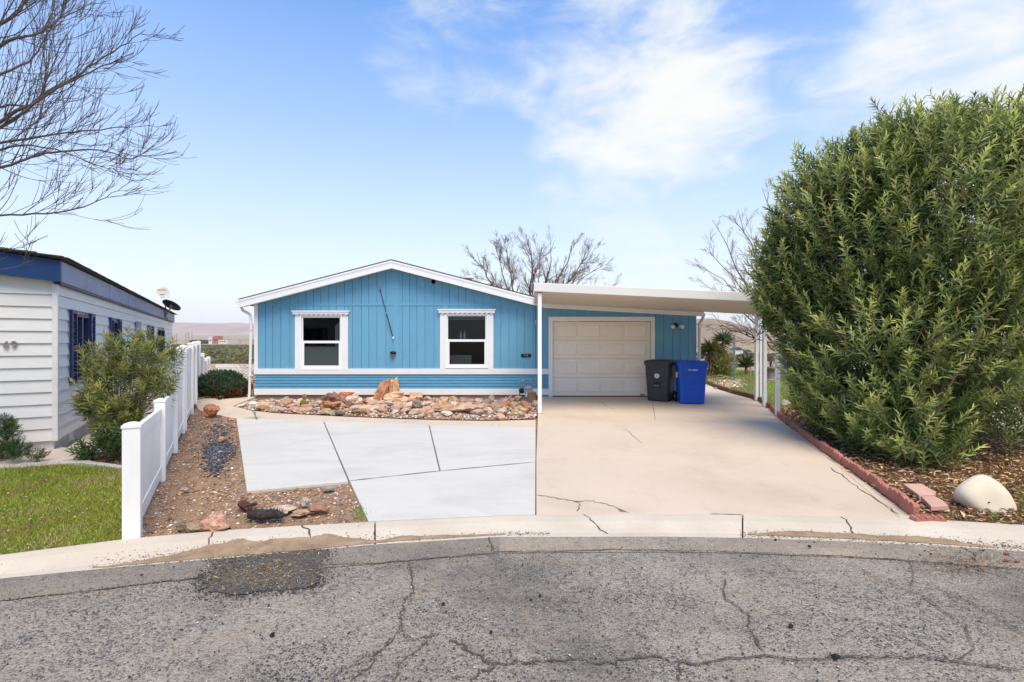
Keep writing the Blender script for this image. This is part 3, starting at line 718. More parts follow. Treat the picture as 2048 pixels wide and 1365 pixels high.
# core wall behind the siding, with window openings
WIN = [dict(c=(590.5, 696.5), h=(587, 698.5, 622, 631), fr=(600.5, 685.5, 631, 740), up=(606, 679.5, 636, 682), lo=(609, 678, 687, 731.5)),
       dict(c=(880, 987), h=(877.5, 990, 619, 628.5), fr=(890.5, 976.5, 628.5, 737), up=(896, 970.5, 633, 679.5), lo=(899, 969, 684, 729))]
mb = MB(); y0, y1 = HY + .02, HY + .14
xs_ = [XL + .02]
for w in WIN: xs_ += [hx(w['fr'][0]), hx(w['fr'][1])]
xs_ += [.70]
def core(x0, x1, z0, top=None, flat=None):
    if flat is not None: mb.box(x0, x1, y0, y1, z0, flat); return
    pts = [(x0, z0), (x1, z0), (x1, wall_top(x1))] + ([(RX, wall_top(RX))] if x0 < RX < x1 else []) + [(x0, wall_top(x0))]
    mb.prism_xz(pts, y0, y1)
core(xs_[0], xs_[1], .05)
core(xs_[1], xs_[2], .05, flat=hz(740)); core(xs_[1], xs_[2], hz(631))
core(xs_[2], xs_[3], .05)
core(xs_[3], xs_[4], .05, flat=hz(737)); core(xs_[3], xs_[4], hz(628.5))
core(xs_[4], .658, .05)
core(.70, DX0, .0); core(DX0, DX1, DZ1); core(DX1, XG - .01, .0)
hb('wall', mb, 'blue_siding')
mb = MB(); mb.box(XL + .02, XL + .14, HY + .14, 26, .05, zr(XL) - .08); hb('wall', mb, 'blue_siding')
mb = MB(); mb.box(XG - .12, XG - .012, HY + .14, 23, 0, gz_top(XG) - .08); hb('wall', mb, 'blue_siding')
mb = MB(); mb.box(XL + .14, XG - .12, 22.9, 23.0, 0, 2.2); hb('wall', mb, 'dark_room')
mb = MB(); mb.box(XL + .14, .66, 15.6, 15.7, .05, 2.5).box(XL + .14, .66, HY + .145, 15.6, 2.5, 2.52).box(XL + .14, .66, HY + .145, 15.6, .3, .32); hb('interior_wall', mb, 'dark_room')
# vertical grooved boards
bw = .2265; g = .006
ZBAND, ZBEAM0, ZBEAM1 = hz(738), hz(612), hz(607.5)
def board(x0, x1, z0, z1, y=HY, d=.02):
    """one siding board from x0 to x1; z1 may be a number or the roof line"""
    if z1 is None: t0, t1 = wall_top(x0), wall_top(x1)
    else: t0 = t1 = z1
    pts = [(x0 + g, z0), (x1 - g, z0), (x1 - g, t1)] + ([(RX, wall_top(RX))] if z1 is None and x0 < RX < x1 else []) + [(x0 + g, t0)]
    hb('siding_board', MB().prism_xz(pts, y, y + d), 'blue_siding')
x = XL + .085; edges = [x]
while x < XG: x += bw * random.choice((.9, 1.1, 1.0)); edges.append(min(x, XG - .01))
wx = [(hx(w['c'][0]), hx(w['c'][1]), hz(w['h'][2])) for w in WIN]
frame_x = (hx(1097), hx(1309.5)); frame_z = hz(634)
for a, b in zip(edges[:-1], edges[1:]):
    if b - a < .03: continue
    if b <= .66:
        board(a, b, ZBEAM1, None)
        z0 = ZBAND; segs = [(a, b)]
        for (u, v, zt) in wx:
            new = []
            for (p, q) in segs:
                if q <= u or p >= v: new.append((p, q))
                else:
                    if p < u: new.append((p, u))
                    if q > v: new.append((v, q))
                    board(max(p, u), min(q, v), zt, ZBEAM0)
            segs = new
        for p, q in segs:
            if q - p > .012: board(p, q, ZBAND, ZBEAM0)
    else:
        a2 = max(a, .665)
        if b <= frame_x[0] + .1:
            board(a2, min(b, frame_x[0]), ZBAND, None)
        elif a < frame_x[1]:
            if a < frame_x[0]: board(a2, frame_x[0], ZBAND, frame_z)
            board(a2, min(b, frame_x[1]) if b > frame_x[1] else b, frame_z, None)
            if b > frame_x[1]: board(frame_x[1], b, .0, None)
        else: board(a, b, .0, None)
hb('beam_board', MB().box(XL + .085, RX - .03, HY - .012, HY + .02, ZBEAM0, ZBEAM1), 'blue_siding', bevel=.003)
hb('beam_board', MB().box(RX + .135, .655, HY - .012, HY + .02, ZBEAM0, ZBEAM1), 'blue_siding', bevel=.003)
hb('ridge_board', MB().prism_xz([(RX - .03, ZBAND), (RX + .135, ZBAND), (RX + .135, wall_top(RX + .135)), (RX, wall_top(RX)), (RX - .03, wall_top(RX - .03))], HY - .010, HY + .019), 'blue_siding')
# lap boards below
z0, z1 = hz(778), hz(749); n = 5
for (xa, xb) in ((XL + .01, .52), (.523, frame_x[0])):
    for i in range(n):
        a = z0 + (z1 - z0) * i / n; b = z0 + (z1 - z0) * (i + 1) / n
        mb = MB(); mb.hexa([(xa, HY - .016, a), (xb, HY - .016, a), (xb, HY + .018, a), (xa, HY + .018, a), (xa, HY - .002, b - .002), (xb, HY - .002, b - .002), (xb, HY + .018, b - .002), (xa, HY + .018, b - .002)])
        hb('lap_board', mb, 'blue_lap')
hb('band_trim', MB().box(XL - .01, frame_x[0] - .002, HY - .035, HY + .019, hz(749), ZBAND), 'white_paint', bevel=.004)
hb('base_trim', MB().box(XL - .01, frame_x[0] - .002, HY - .03, HY + .019, hz(790), hz(778)), 'white_paint', bevel=.004)
hb('lap_board', MB().box(.72, frame_x[0] - .002, HY - .012, HY + .019, .0, hz(790) - .002), 'blue_lap')
hb('corner_board', MB().box(XL - .012, XL + .083, HY - .025, HY + .02, ZBAND, zr(XL) - .16), 'white_paint', bevel=.004)
# foundation blocks
x = XL + .03; k = 0
while x < .62:
    w = .395
    for j in range(1): hb('foundation_block', MB().box(x, min(x + w, .66), HY + .03, HY + .16, -.16, hz(790) + .01), 'block', bevel=.006)
    x += w + .012
# roof
OV = HY - .30; RB = 26.0; ER = .87; EL = -7.43
mb = MB()
for (xa, xb) in ((EL, RX), (RX, ER)):
    mb.hexa([(xa, OV - .02, zr(xa) - .045), (xb, OV - .02, zr(xb) - .045), (xb, RB, zr(xb) - .045), (xa, RB, zr(xa) - .045), (xa, OV - .02, zr(xa)), (xb, OV - .02, zr(xb)), (xb, RB, zr(xb)), (xa, RB, zr(xa))])
roof = hb('roof', mb, 'shingle')
for (xa, xb) in ((EL, RX), (RX, ER)):
    f = lambda t, b, ya, yb: MB().hexa([(xa, ya, zr(xa) - b), (xb, ya, zr(xb) - b), (xb, yb, zr(xb) - b), (xa, yb, zr(xa) - b), (xa, ya, zr(xa) - t), (xb, ya, zr(xb) - t), (xb, yb, zr(xb) - t), (xa, yb, zr(xa) - t)])
    o = f(.036, .082, OV - .032, OV - .021).build('drip_edge', 'white_paint', house, off=HO)
    o = f(.046, .245, OV - .021, OV + .02).build('rake_board', 'white_paint', house, off=HO)
    o = f(.19, .205, OV + .021, HY - .002).build('soffit', 'white_paint', house, off=HO)
# roof vents
for px, w in ((938, .24), (962, .2)):
    x = (px - CX) / F * 15.4; z = zr(x) + (.09 if px == 938 else .05)
    mb = MB(); mb.lathe([(.09, z - .32), (.09, z + .10), (w * .62, z + .11), (w * .62, z + .15), (.06, z + .2)], (x, 15.4 + (px - 938) * .02, 0), 14)
    v = hb('roof_vent', mb, 'cream_metal', smooth=True)
# garage roof edge
mb = MB(); xa, xb = .72, XG + .08
mb.hexa([(xa, OV, gz_top(xa) - .03), (xb, OV, gz_top(xb) - .03), (xb, 23, gz_top(xb) - .03), (xa, 23, gz_top(xa) - .03), (xa, OV, gz_top(xa)), (xb, OV, gz_top(xb)), (xb, 23, gz_top(xb)), (xa, 23, gz_top(xa))])
hb('garage_roof', mb, 'shingle')
mb = MB(); mb.hexa([(xa + .15, OV - .02, gz_top(xa) - .15), (xb, OV - .02, gz_top(xb) - .15), (xb, OV + .012, gz_top(xb) - .15), (xa + .15, OV + .012, gz_top(xa) - .15), (xa + .15, OV - .02, gz_top(xa) - .032), (xb, OV - .02, gz_top(xb) - .032), (xb, OV + .012, gz_top(xb) - .032), (xa + .15, OV + .012, gz_top(xa) - .032)])
hb('garage_fascia', mb, 'white_paint', bevel=.004)
mb = MB(); mb.hexa([(xa + .15, OV + .013, gz_top(xa) - .12), (xb, OV + .013, gz_top(xb) - .12), (xb, HY - .002, gz_top(xb) - .12), (xa + .15, HY - .002, gz_top(xa) - .12), (xa + .15, OV + .013, gz_top(xa) - .105), (xb, OV + .013, gz_top(xb) - .105), (xb, HY - .002, gz_top(xb) - .105), (xa + .15, HY - .002, gz_top(xa) - .105)])
hb('soffit', mb, 'white_paint')
# gutters and downspouts
mb = MB(); gx = EL - .001; z = zr(EL)
mb.prism_xz([(gx, z - .05), (gx - .12, z - .02), (gx - .13, z - .06), (gx - .10, z - .14), (gx, z - .15)][::-1], OV - .03, RB); hb('gutter', mb, 'white_paint')
mb = MB(); px = lambda a, b, y=HY - .08: (hx(a), y, hz(b))
mb.tube([(EL - .06, HY - .06, zr(EL) - .13), px(485, 614), px(489, 622), px(497, 626), px(503, 630), px(505, 640), px(504, 700), px(502, 785), px(501, 797), px(495, 803)], .038, 8)
hb('downspout', mb, 'white_paint', smooth=True)
hb('downspout_strap', MB().box(hx(500.5), hx(509), HY - .125, HY - .03, hz(660), hz(659)), 'white_paint')
hb('downspout_strap', MB().box(hx(499), hx(508), HY - .125, HY - .03, hz(752), hz(751)), 'white_paint')
mb = MB(); mb.tube([(XG + .10, HY - .26, gz_top(XG) - .06), (XG + .10, HY - .2, gz_top(XG) - .15), (XG + .075, HY - .12, gz_top(XG) - .26), (XG + .045, HY - .05, gz_top(XG) - .34), (XG + .045, HY - .04, 1.2), (XG + .045, HY - .04, .06), (XG + .05, HY - .14, .02)], .04, 8)
hb('downspout', mb, 'cream_metal', smooth=True)
# vent hole in the gable
mb = MB(); mb.lathe([(.055, 0), (.062, -.012), (.048, -.03), (.045, -.02), (.044, 0)], (hx(867), HY - .001, hz(564)), 16, 'y'); hb('gable_vent', mb, 'black_metal', smooth=True)
# windows
for wi, w in enumerate(WIN):
    c0, c1 = hx(w['c'][0]), hx(w['c'][1]); h = [hx(w['h'][0]), hx(w['h'][1]), hz(w['h'][3]), hz(w['h'][2])]
    fr = [hx(w['fr'][0]), hx(w['fr'][1]), hz(w['fr'][3]), hz(w['fr'][2])]
    up = [hx(w['up'][0]), hx(w['up'][1]), hz(w['up'][3]), hz(w['up'][2])]; lo = [hx(w['lo'][0]), hx(w['lo'][1]), hz(w['lo'][3]), hz(w['lo'][2])]
    zb = ZBAND + .001
    mb = MB()                                             # casing: two side boards
    mb.box(c0, fr[0] - .001, HY - .03, HY + .018, zb, h[2])
    win = bpy.data.objects.new('window', None); COL.objects.link(win); win.parent = house; win.empty_display_size = .1
    hb('casing', mb, 'white_paint', win, bevel=.004); hb('casing', MB().box(fr[1] + .001, c1, HY - .03, HY + .018, zb, h[2]), 'white_paint', win, bevel=.004)
    mb = MB(); mb.box(h[0], h[1], HY - .07, HY + .018, h[2] + .02, h[3] - .035).box(h[0] - .02, h[1] + .02, HY - .09, HY + .018, h[3] - .034, h[3])
    nd = 11
    for i in range(nd):
        xa = h[0] + .03 + (h[1] - h[0] - .06) * i / nd; mb.box(xa, xa + (h[1] - h[0] - .06) / nd * .55, HY - .082, HY - .0705, h[2] + .045, h[2] + .062)
        xa += (h[1] - h[0]) / nd * .3; mb.box(xa, xa + (h[1] - h[0] - .06) / nd * .5, HY - .06, HY - .031, h[2] - .001, h[2] + .0195)
    hb('head_trim', mb, 'white_paint', win)
    def ring(o, i, ya, yb):
        m = MB(); m.box(o[0], i[0], ya, yb, o[2], o[3]).box(i[1], o[1], ya, yb, o[2], o[3]).box(i[0], i[1], ya, yb, o[2], i[2]).box(i[0], i[1], ya, yb, i[3], o[3]); return m
    hb('frame', ring(fr, [fr[0] + .045, fr[1] - .045, fr[2] + .05, fr[3] - .035], HY - .04, HY + .06), 'vinyl', win, bevel=.004)
    zm = (up[2] + lo[3]) / 2
    hb('sash', ring([fr[0] + .046, fr[1] - .046, zm - .0, fr[3] - .036], up, HY - .0, HY + .045), 'vinyl', win, bevel=.004)
    hb('sash', ring([fr[0] + .046, fr[1] - .046, fr[2] + .051, zm + .035], lo, HY - .025, HY - .002), 'vinyl', win, bevel=.004)
    hb('pane', MB().box(up[0] + .001, up[1] - .001, HY + .02, HY + .025, up[2] + .001, up[3] - .001), 'window_glass', win)
    hb('pane', MB().box(lo[0] + .001, lo[1] - .001, HY - .015, HY - .010, lo[2] + .001, lo[3] - .001), 'window_glass', win)
    if wi == 0:
        hb('reflection_panel', MB().box(lo[0] - .02, lo[1] + .02, HY + .05, HY + .055, lo[2], lo[3] - .10), 'headboard_reflection_grey', win)  # pale panel added behind the glass; its colour imitates a reflected wall
        m = MB()
        for i in range(9):
            xa = up[1] - .17 + i * .02; m.box(xa, xa + .018, HY + .12 + (i % 2) * .02, HY + .15 + (i % 2) * .02, lo[2], up[3] - .05 - .02 * (8 - i))
        hb('curtain', m, 'curtain', win)
    else:
        m = MB()
        for i in range(3): m.box(up[0] - .02, up[1] + .02, HY + .09, HY + .12, up[3] - .045 - i * .028, up[3] - .02 - i * .028)
        hb('blind', m, 'blind', win)
        b = thing('headboard', (hx(920), HY + .5, .32), 'pale headboard standing inside behind the right hand window beside the house number', 'headboard')
        MB().box(hx(892) - .05, hx(940), HY + .48, HY + .53, .33, hz(714)).build('panel', 'headboard_reflection_grey', b, off=(hx(920), HY + .5, .32), bevel=.01)
        MB().box(hx(892) - .05, hx(940), HY + .47, HY + .54, hz(714) + .001, hz(712)).build('top_rail', 'white_paint', b, off=(hx(920), HY + .5, .32), bevel=.01)
        for q, pxx in enumerate((921, 928.5)):
            bt = thing('bottle', (hx(pxx), HY + .09, zm + .036), 'clear bottle standing on the sash rail inside the window', 'bottle', group='bottles inside the window')
            MB().lathe([(.024, 0), (.03, .02), (.032, .10), (.028, .14), (.012, .18), (.011, .20)], (0, 0, 0), 12).build('body', 'plastic_clear', bt, smooth=True)
            MB().lathe([(.013, .201), (.013, .225)], (0, 0, 0), 10).build('cap', 'white_print', bt)
# garage door
gd = hb('garage_door', MB().box(DX0 + .002, DX1 - .002, HY + .07, HY + .10, .02, DZ1 - .005), 'door_metal')
ns = 4; sh = (DZ1 - .03) / ns
for i in range(ns):
    a = .02 + sh * i
    hb('door_section', MB().box(DX0 + .004, DX1 - .004, HY + .045, HY + .069, a + .004, a + sh - .004), 'door_metal', gd, bevel=.006)
    pw = (DX1 - DX0 - .16) / 4
    for j in range(4):
        xa = DX0 + .08 + pw * j + .045; xb = xa + pw - .09; za, zb_ = a + .10, a + sh - .10
        m = MB(); d = .022
        m.hexa([(xa, HY + .044, za), (xb, HY + .044, za), (xb, HY + .044, zb_), (xa, HY + .044, zb_), (xa + d, HY + .030, za + d), (xb - d, HY + .030, za + d), (xb - d, HY + .030, zb_ - d), (xa + d, HY + .030, zb_ - d)])
        m2 = MB(); m2.box(xa - .018, xb + .018, HY + .039, HY + .0448, za - .018, za - .008).box(xa - .018, xb + .018, HY + .039, HY + .0448, zb_ + .008, zb_ + .018).box(xa - .018, xa - .008, HY + .039, HY + .0448, za - .008, zb_ + .008).box(xb + .008, xb + .018, HY + .039, HY + .0448, za - .008, zb_ + .008)
        m.v, m.f = m.v + m2.v, m.f + [tuple(q + len(m.v) for q in f) for f in m2.f]
        hb('raised_panel', m, 'door_metal', gd)
    if i: hb('section_lip', MB().box(DX0 + .004, DX1 - .004, HY + .036, HY + .0448, a + .006, a + .02), 'door_metal', gd)
hb('bottom_seal', MB().box(DX0 + .004, DX1 - .004, HY + .05, HY + .09, .002, .019), 'black_metal', gd)
hb('maker_plate', MB().box(hx(1281), hx(1290), HY + .040, HY + .0449, hz(794.2) + .04, hz(792.4) + .04), 'black_metal', gd)
for nm, bx in (('door_frame', (frame_x[0], DX0, HY - .035, HY + .03, .004, frame_z)), ('door_frame', (DX1, frame_x[1], HY - .035, HY + .03, .004, frame_z)), ('door_frame', (DX0 + .001, DX1 - .001, HY - .035, HY + .03, DZ1, frame_z))):
    hb(nm, MB().box(*bx), 'white_paint', gd, bevel=.004)

# house number, lamps and the pole on the wall
sg = thing('house_number_sign', (hx(1052), HY - .002, hz(714)), 'small black plaque reading 73 on the blue siding', 'sign')
MB().box(hx(1042) - hx(1052), hx(1062) - hx(1052), -.016, -.001, -.012, hz(709) - hz(714) + .012).build('plaque', 'black_metal', sg, bevel=.003)
for ch, dx in (('7', -.035), ('3', .035)):
    me = text_mesh(ch, .066, .002); o = link('digit', me, 'white_print', sg); o.location = (dx, -.0185, .036)
fl = thing('flood_light', (hx(1351), HY - .002, hz(656)), 'dark twin flood light with two white bulbs on the garage wall', 'light')
MB().lathe([(.065, -.001), (.065, -.03), (.04, -.05)], (0, 0, .07), 16, 'y').build('base', 'black_metal', fl, smooth=True)
for s_ in (-1, 1):
    MB().tube([(0, -.05, .07), (s_ * .05, -.09, .06), (s_ * .09, -.11, .045)], .016, 8).build('arm', 'black_metal', fl)
    m = MB(); a = Vector((s_ * .07, -.10, .055)); d = Vector((s_ * .55, -.75, -.35)).normalized()
    m.tube([a, a + d * .05, a + d * .06, a + d * .10, a + d * .13, a + d * .14], [.028, .032, .05, .057, .05, .02], 14); m.build('bulb', 'bulb', fl, smooth=True)
pole = thing('wall_pole', (hx(787), HY - .03, hz(676)), 'thin black pole leaning slantwise on the blue gable wall', 'pole')
p0 = Vector((0, -.02, 0)); p1 = Vector((hx(761) - hx(787), -.02, hz(580) - hz(676)))
MB().tube([p0, lerp(p0, p1, .52)], .012, 8).build('shaft', 'black_metal', pole)
MB().tube([lerp(p0, p1, .50), p1], .009, 8).build('shaft', 'black_metal', pole)
MB().tube([lerp(p0, p1, .49), lerp(p0, p1, .53)], .015, 8).build('collar', 'grey_metal', pole)
MB().lathe([(.012, -.04), (.028, -.02), (.024, .02), (.01, .03)], (0, -.02, 0), 10).build('end_knob', 'bulb', pole, smooth=True)
MB().tube([p1, p1 + Vector((-.04, .0, .02))], .012, 6).tube([p1, p1 + Vector((.02, 0, .08))], .01, 6).tube([p1, p1 + Vector((-.01, .04, -.03))], .012, 6).build('bracket', 'copper_cap', pole)
wl_ = thing('wall_lamp', (hx(787), HY - .012, hz(709)), 'small dark wall lamp below the slanting pole', 'light')
m = MB(); m.lathe([(.02, 0), (.075, .012), (.085, .04), (.08, .07), (.03, .09)], (0, -.05, .0), 18); m.build('housing', 'black_metal', wl_, smooth=True)
MB().lathe([(.05, -.02), (.068, -.005), (.06, .009)], (0, -.05, 0), 16).build('lens', 'copper_cap', wl_, smooth=True)
MB().box(-.03, .03, -.04, .011, .02, .07).build('mount', 'black_metal', wl_)

# ------------------------------------------------------------------ carport
CO = (3.5, 12.5, 0)
cp = thing('carport', CO, 'cream metal carport roof on slim white posts in front of the garage', 'carport')
FL, FR, BR, BL = (.50, 10.95, 2.645), (5.74, 10.55, 2.355), (6.68, 13.575, 2.27), (.62, 13.575, 2.585)
def cpt(u, v, dz=0):
    a = Vector(FL).lerp(Vector(FR), u); b = Vector(BL).lerp(Vector(BR), u); p = a.lerp(b, v); return (p.x, p.y, p.z + dz)
n = 12
for i in range(n):
    v0, v1 = i / n + .0006, (i + 1) / n - .0006
    m = MB(); m.hexa([cpt(0, v0), cpt(1, v0), cpt(1, v1), cpt(0, v1), cpt(0, v0, .03), cpt(1, v0, .03), cpt(1, v1, .03), cpt(0, v1, .03)])
    r0, r1 = v1 - .008, v1
    m.hexa([cpt(.003, r0, .031), cpt(.997, r0, .031), cpt(.997, r1, .031), cpt(.003, r1, .031), cpt(.003, r0, .08), cpt(.997, r0, .08), cpt(.997, r1, .08), cpt(.003, r1, .08)])
    m.hexa([cpt(.01, r0 + .002, -.006), cpt(.99, r0 + .002, -.006), cpt(.99, r1, -.006), cpt(.01, r1, -.006), cpt(.01, r0 + .002, -.0005), cpt(.99, r0 + .002, -.0005), cpt(.99, r1, -.0005), cpt(.01, r1, -.0005)])
    m.build('roof_panel', 'ceiling_metal', cp, off=CO)
def wallbar(name, a, b, th, z0, z1, mat, bevel=.006):
    a, b = Vector(a), Vector(b); d = (b - a); nrm = Vector((d.y, -d.x, 0)).normalized() * th
    m = MB(); m.hexa([a + Vector((0, 0, z0)), b + Vector((0, 0, z0)), b + nrm + Vector((0, 0, z0)), a + nrm + Vector((0, 0, z0)), a + Vector((0, 0, z1)), b + Vector((0, 0, z1)), b + nrm + Vector((0, 0, z1)), a + nrm + Vector((0, 0, z1))])
    return m.build(name, mat, cp, off=CO, bevel=bevel)
fl_, fr_ = Vector(FL) + Vector((-.02, -.004, 0)), Vector(FR) + Vector((.05, -.004, 0))
wallbar('front_fascia', fl_, fr_, .05, -.012, .18, 'cream_metal', .012)
wallbar('side_gutter', Vector(FR) + Vector((.012, 0, 0)), Vector(BR) + Vector((.012, 0, 0)), .09, -.05, .10, 'cream_metal')
wallbar('side_fascia', Vector(BL) + Vector((-.004, 0, 0)), Vector(FL) + Vector((-.004, 0, 0)), .016, -.01, .17, 'cream_metal')
def cpost(x, y, w, zt, zb=None):
    zb = zg(y) if zb is None else zb
    p = MB().box(x - w / 2, x + w / 2, y - w / 2, y + w / 2, zb + .004, zt).build('post', 'vinyl', cp, off=CO, bevel=.006)
    MB().box(x - w * .75, x + w * .75, y - w * .7, y + w * .7, zb + .001, zb + .0045).build('base_plate', 'grey_metal', p, off=CO)
    return p
lp = G(1079.5, 828); cpost(lp.x, lp.y + .03, .085, 2.60)
MB().box(lp.x - .06, lp.x + .06, lp.y - .04, lp.y + .10, 2.601, 2.64).build('post_cap', 'copper_cap', cp, off=CO)
for a, b in ((1555, 832), (1529, 814), (1513, 802), (1521, 796)):
    p = G(a, b); cpost(p.x, p.y, .08 if a > 1522 else (.075 if a < 1515 else .05), 2.21)
pa, pb = G(1555, 832), G(1513, 802); dd = (pb - pa).normalized()
MB().bar(Vector((pa.x, pa.y, 2.32)) - dd * .12, Vector((pb.x, pb.y, 2.242)) + dd * .5, .06, .06).build('post_beam', 'cream_metal', cp, off=CO)

# ------------------------------------------------------------------ bins
def bin_(name, px, py, rz, mat, w0, w1, H, label, dark):
    p = G(px, py); b = thing(name, p, label, 'bin', rz); D = .60
    def loop(w, d, z, r):
        pts = []
        for sx, sy, a0 in ((1, -1, -90), (1, 1, 0), (-1, 1, 90), (-1, -1, 180)):
            for k in range(4):
                t = R(a0 + 30 * k); pts.append((sx * (w / 2 - r) + r * math.cos(t), sy * (d / 2 - r) + r * math.sin(t), z))
        return pts
    def loft(ls):
        m = MB(); k = len(ls[0])
        for l in ls: m.v += l
        for i in range(len(ls) - 1):
            for j in range(k): q = (j + 1) % k; m.f.append((i * k + j, i * k + q, (i + 1) * k + q, (i + 1) * k + j))
        m.f.append(tuple(reversed(range(k)))); m.f.append(tuple((len(ls) - 1) * k + j for j in range(k))); return m
    T = H - .09
    bd = lerp(.50, .62, 0)
    body = loft([loop(w0, .50, .012, .05), loop(w0 + .01, .51, .03, .06), loop(lerp(w0, w1, .45), .56, T * .45, .06), loop(lerp(w0, w1, .62), .575, T * .62, .06), loop(lerp(w0, w1, .64) + .012, .59, T * .64, .06), loop(w1, .61, T - .05, .06), loop(w1 + .045, .655, T - .048, .065), loop(w1 + .045, .655, T, .065)])
    body.build('body', mat, b, smooth=False)
    lid = loft([loop(w1 + .06, .67, T + .004, .06), loop(w1 + .075, .685, T + .012, .07), loop(w1 + .07, .68, T + .04, .07), loop(w1 + .0, .60, T + .075, .08), loop(w1 - .16, .42, H, .08)])
    lid.build('lid', mat, b)
    fy = lambda z: -(.25 + .055 * z / T)
    def plate(x0, x1, z0, z1, d=.014, nm='rib'):
        MB().hexa([(x0, fy(z0) - d, z0), (x1, fy(z0) - d, z0), (x1, fy(z0) + .02, z0), (x0, fy(z0) + .02, z0), (x0, fy(z1) - d, z1), (x1, fy(z1) - d, z1), (x1, fy(z1) + .02, z1), (x0, fy(z1) + .02, z1)]).build(nm, mat, b, bevel=.006)
    if dark:
        plate(-.12, .12, .03, .37, .012); plate(-.075, .075, .30, .50, .03)
        plate(-.22, .22, .70, .735, .012)
        MB().box(-.06, .06, fy(.40) - .055, fy(.40) - .034, .405, .425).build('grab_bar', 'grey_metal', b, bevel=.004)
        MB().box(-.06, .06, fy(.47) - .048, fy(.47) - .036, .43, .50).build('grab_recess', 'black_metal', b)
        m = MB().lathe([(.062, -.004), (.062, .0), (.045, .003), (.012, .003)], (0, fy(.64) - .012, .66), 24, 'y'); e = m.build('emblem', 'white_print', b)
        m = MB()
        for q in range(3):
            t = q * 2.09 + .5; m.bar((math.cos(t) * .03, fy(.64) - .0185, .66 + math.sin(t) * .03), (math.cos(t + 1.5) * .03, fy(.64) - .0185, .66 + math.sin(t + 1.5) * .03), .004, .012)
        m.build('emblem_mark', 'black_metal', b)
    else:
        plate(-.13, .13, .03, .36, .014); plate(-.08, .08, .365, .50, .014)
        plate(-.13, .13, .60, .72, .014); plate(-.26, .26, .735, .77, .02)
        m = MB()
        for i, xx in enumerate((-.10, -.075, -.03, .0, .025, .05, .075, .10)):
            m.box(xx - .009, xx + .009, fy(.86) - .0155, fy(.86) - .012, .835, .86)
        m.build('lettering', 'white_print', b)
        m = MB().box(-w1 / 2 - .014, -w1 / 2 + .01, -.08, .06, .64, .78); m.build('side_sticker', 'white_print', b)
    MB().tube([(-w1 * .36, .33, T - .03), (-w1 * .36, .40, T + .01), (w1 * .36, .40, T + .01), (w1 * .36, .33, T - .03)], .015, 8).build('handle', mat, b)
    for s_ in (-1, 1):
        wh = MB().lathe([(.06, -.03), (.12, -.03), (.125, -.02), (.125, .02), (.12, .03), (.06, .03)], (s_ * (w0 / 2 + .02), .24, .127), 20, 'x').build('wheel', 'black_metal', b, smooth=False)
        MB().lathe([(.05, -.02), (.05, .02)], (s_ * (w0 / 2 + .045), .24, .127), 14, 'x').build('hub', 'grey_metal', wh)
    MB().tube([(-w0 / 2 - .05, .24, .127), (w0 / 2 + .05, .24, .127)], .012, 8).build('axle', 'grey_metal', b)
    return b
bin_('trash_bin', 1321, 801, R(-34), 'dark_bin', .54, .64, 1.07, 'charcoal wheeled trash bin with round white emblem by the garage door', True)
bin_('recycling_bin', 1381, 806, R(-8), 'blue_bin', .58, .68, 1.08, 'bright blue wheeled recycling bin on the driveway', False)

# ------------------------------------------------------------------ gas meter, stump, path lights, bottle, cactus
p = G(1050, 801); gm = thing('gas_meter', p, 'grey gas meter with bent pipes against the blue siding', 'meter')
def gl(px, py, dy=0.0):
    q = AT(px, py, p.y + dy); return q - p
m = MB(); m.tube([gl(1040, 803), gl(1039, 770), gl(1039.5, 764), gl(1043, 762.5), gl(1049, 762.5), gl(1051.5, 764), gl(1052, 772)], .019, 8); m.build('pipe', 'grey_metal', gm, smooth=True)
m = MB(); m.tube([gl(1063, 775), gl(1063, 764.5), gl(1062, 762), gl(1060, 762, .15), gl(1060, 764, .4)], .02, 8); m.build('pipe', 'grey_metal', gm, smooth=True)
m = MB().lathe([(.09, -.09), (.12, -.07), (.125, 0), (.12, .05), (.09, .07)], tuple(gl(1057, 782)), 20, 'y'); m.build('meter_body', 'meter_grey', gm, smooth=True)
c = gl(1056, 780); MB().box(c.x - .09, c.x + .09, c.y - .11, c.y + .04, c.z + .02, c.z + .10).build('index_cover', 'meter_grey', gm, bevel=.01)
MB().box(c.x - .045, c.x + .045, c.y - .116, c.y - .1105, c.z + .03, c.z + .085).build('dial_face', 'blind', gm)
c = gl(1044, 782); MB().lathe([(.05, -.03), (.075, -.02), (.075, .02), (.05, .03)], tuple(c), 16, 'y').tube([c, c + Vector((.12, 0, .02))], .02, 8).build('regulator', 'black_metal', gm)
m = MB().tube([gl(1052, 772), gl(1052, 776)], .028, 8).tube([gl(1063, 772), gl(1062.5, 777)], .028, 8).tube([gl(1036.5, 780), gl(1042, 780)], .02, 8); m.build('coupling', 'grey_metal', gm)
p = G(1063.5, 805.5); st = thing('tree_stump', p, 'short weathered tree stump set upright beside the gas meter', 'stump')
MB().lathe([(.135, -.03), (.13, .05), (.118, .15), (.115, .262), (.10, .27)], (0, 0, 0), 18).build('trunk', 'wood_stump', st, bevel=0)
MB().lathe([(.108, .2701), (.10, .276), (.01, .278)], (0, 0, 0), 18).build('cut_top', 'stem', st)
p = G(1053.5, 802); bo = thing('plastic_bottle', p + Vector((0, -.12, 0)), 'clear plastic bottle with a blue label under the gas meter', 'bottle')
MB().lathe([(.04, 0), (.042, .12), (.04, .15), (.015, .2), (.014, .22)], (0, 0, 0), 12).build('body', 'plastic_clear', bo, smooth=True)
MB().lathe([(.044, .05), (.044, .11)], (0, 0, 0), 12).build('label_band', 'label_blue', bo); MB().lathe([(.016, .221), (.016, .24)], (0, 0, 0), 8).build('cap', 'white_print', bo)
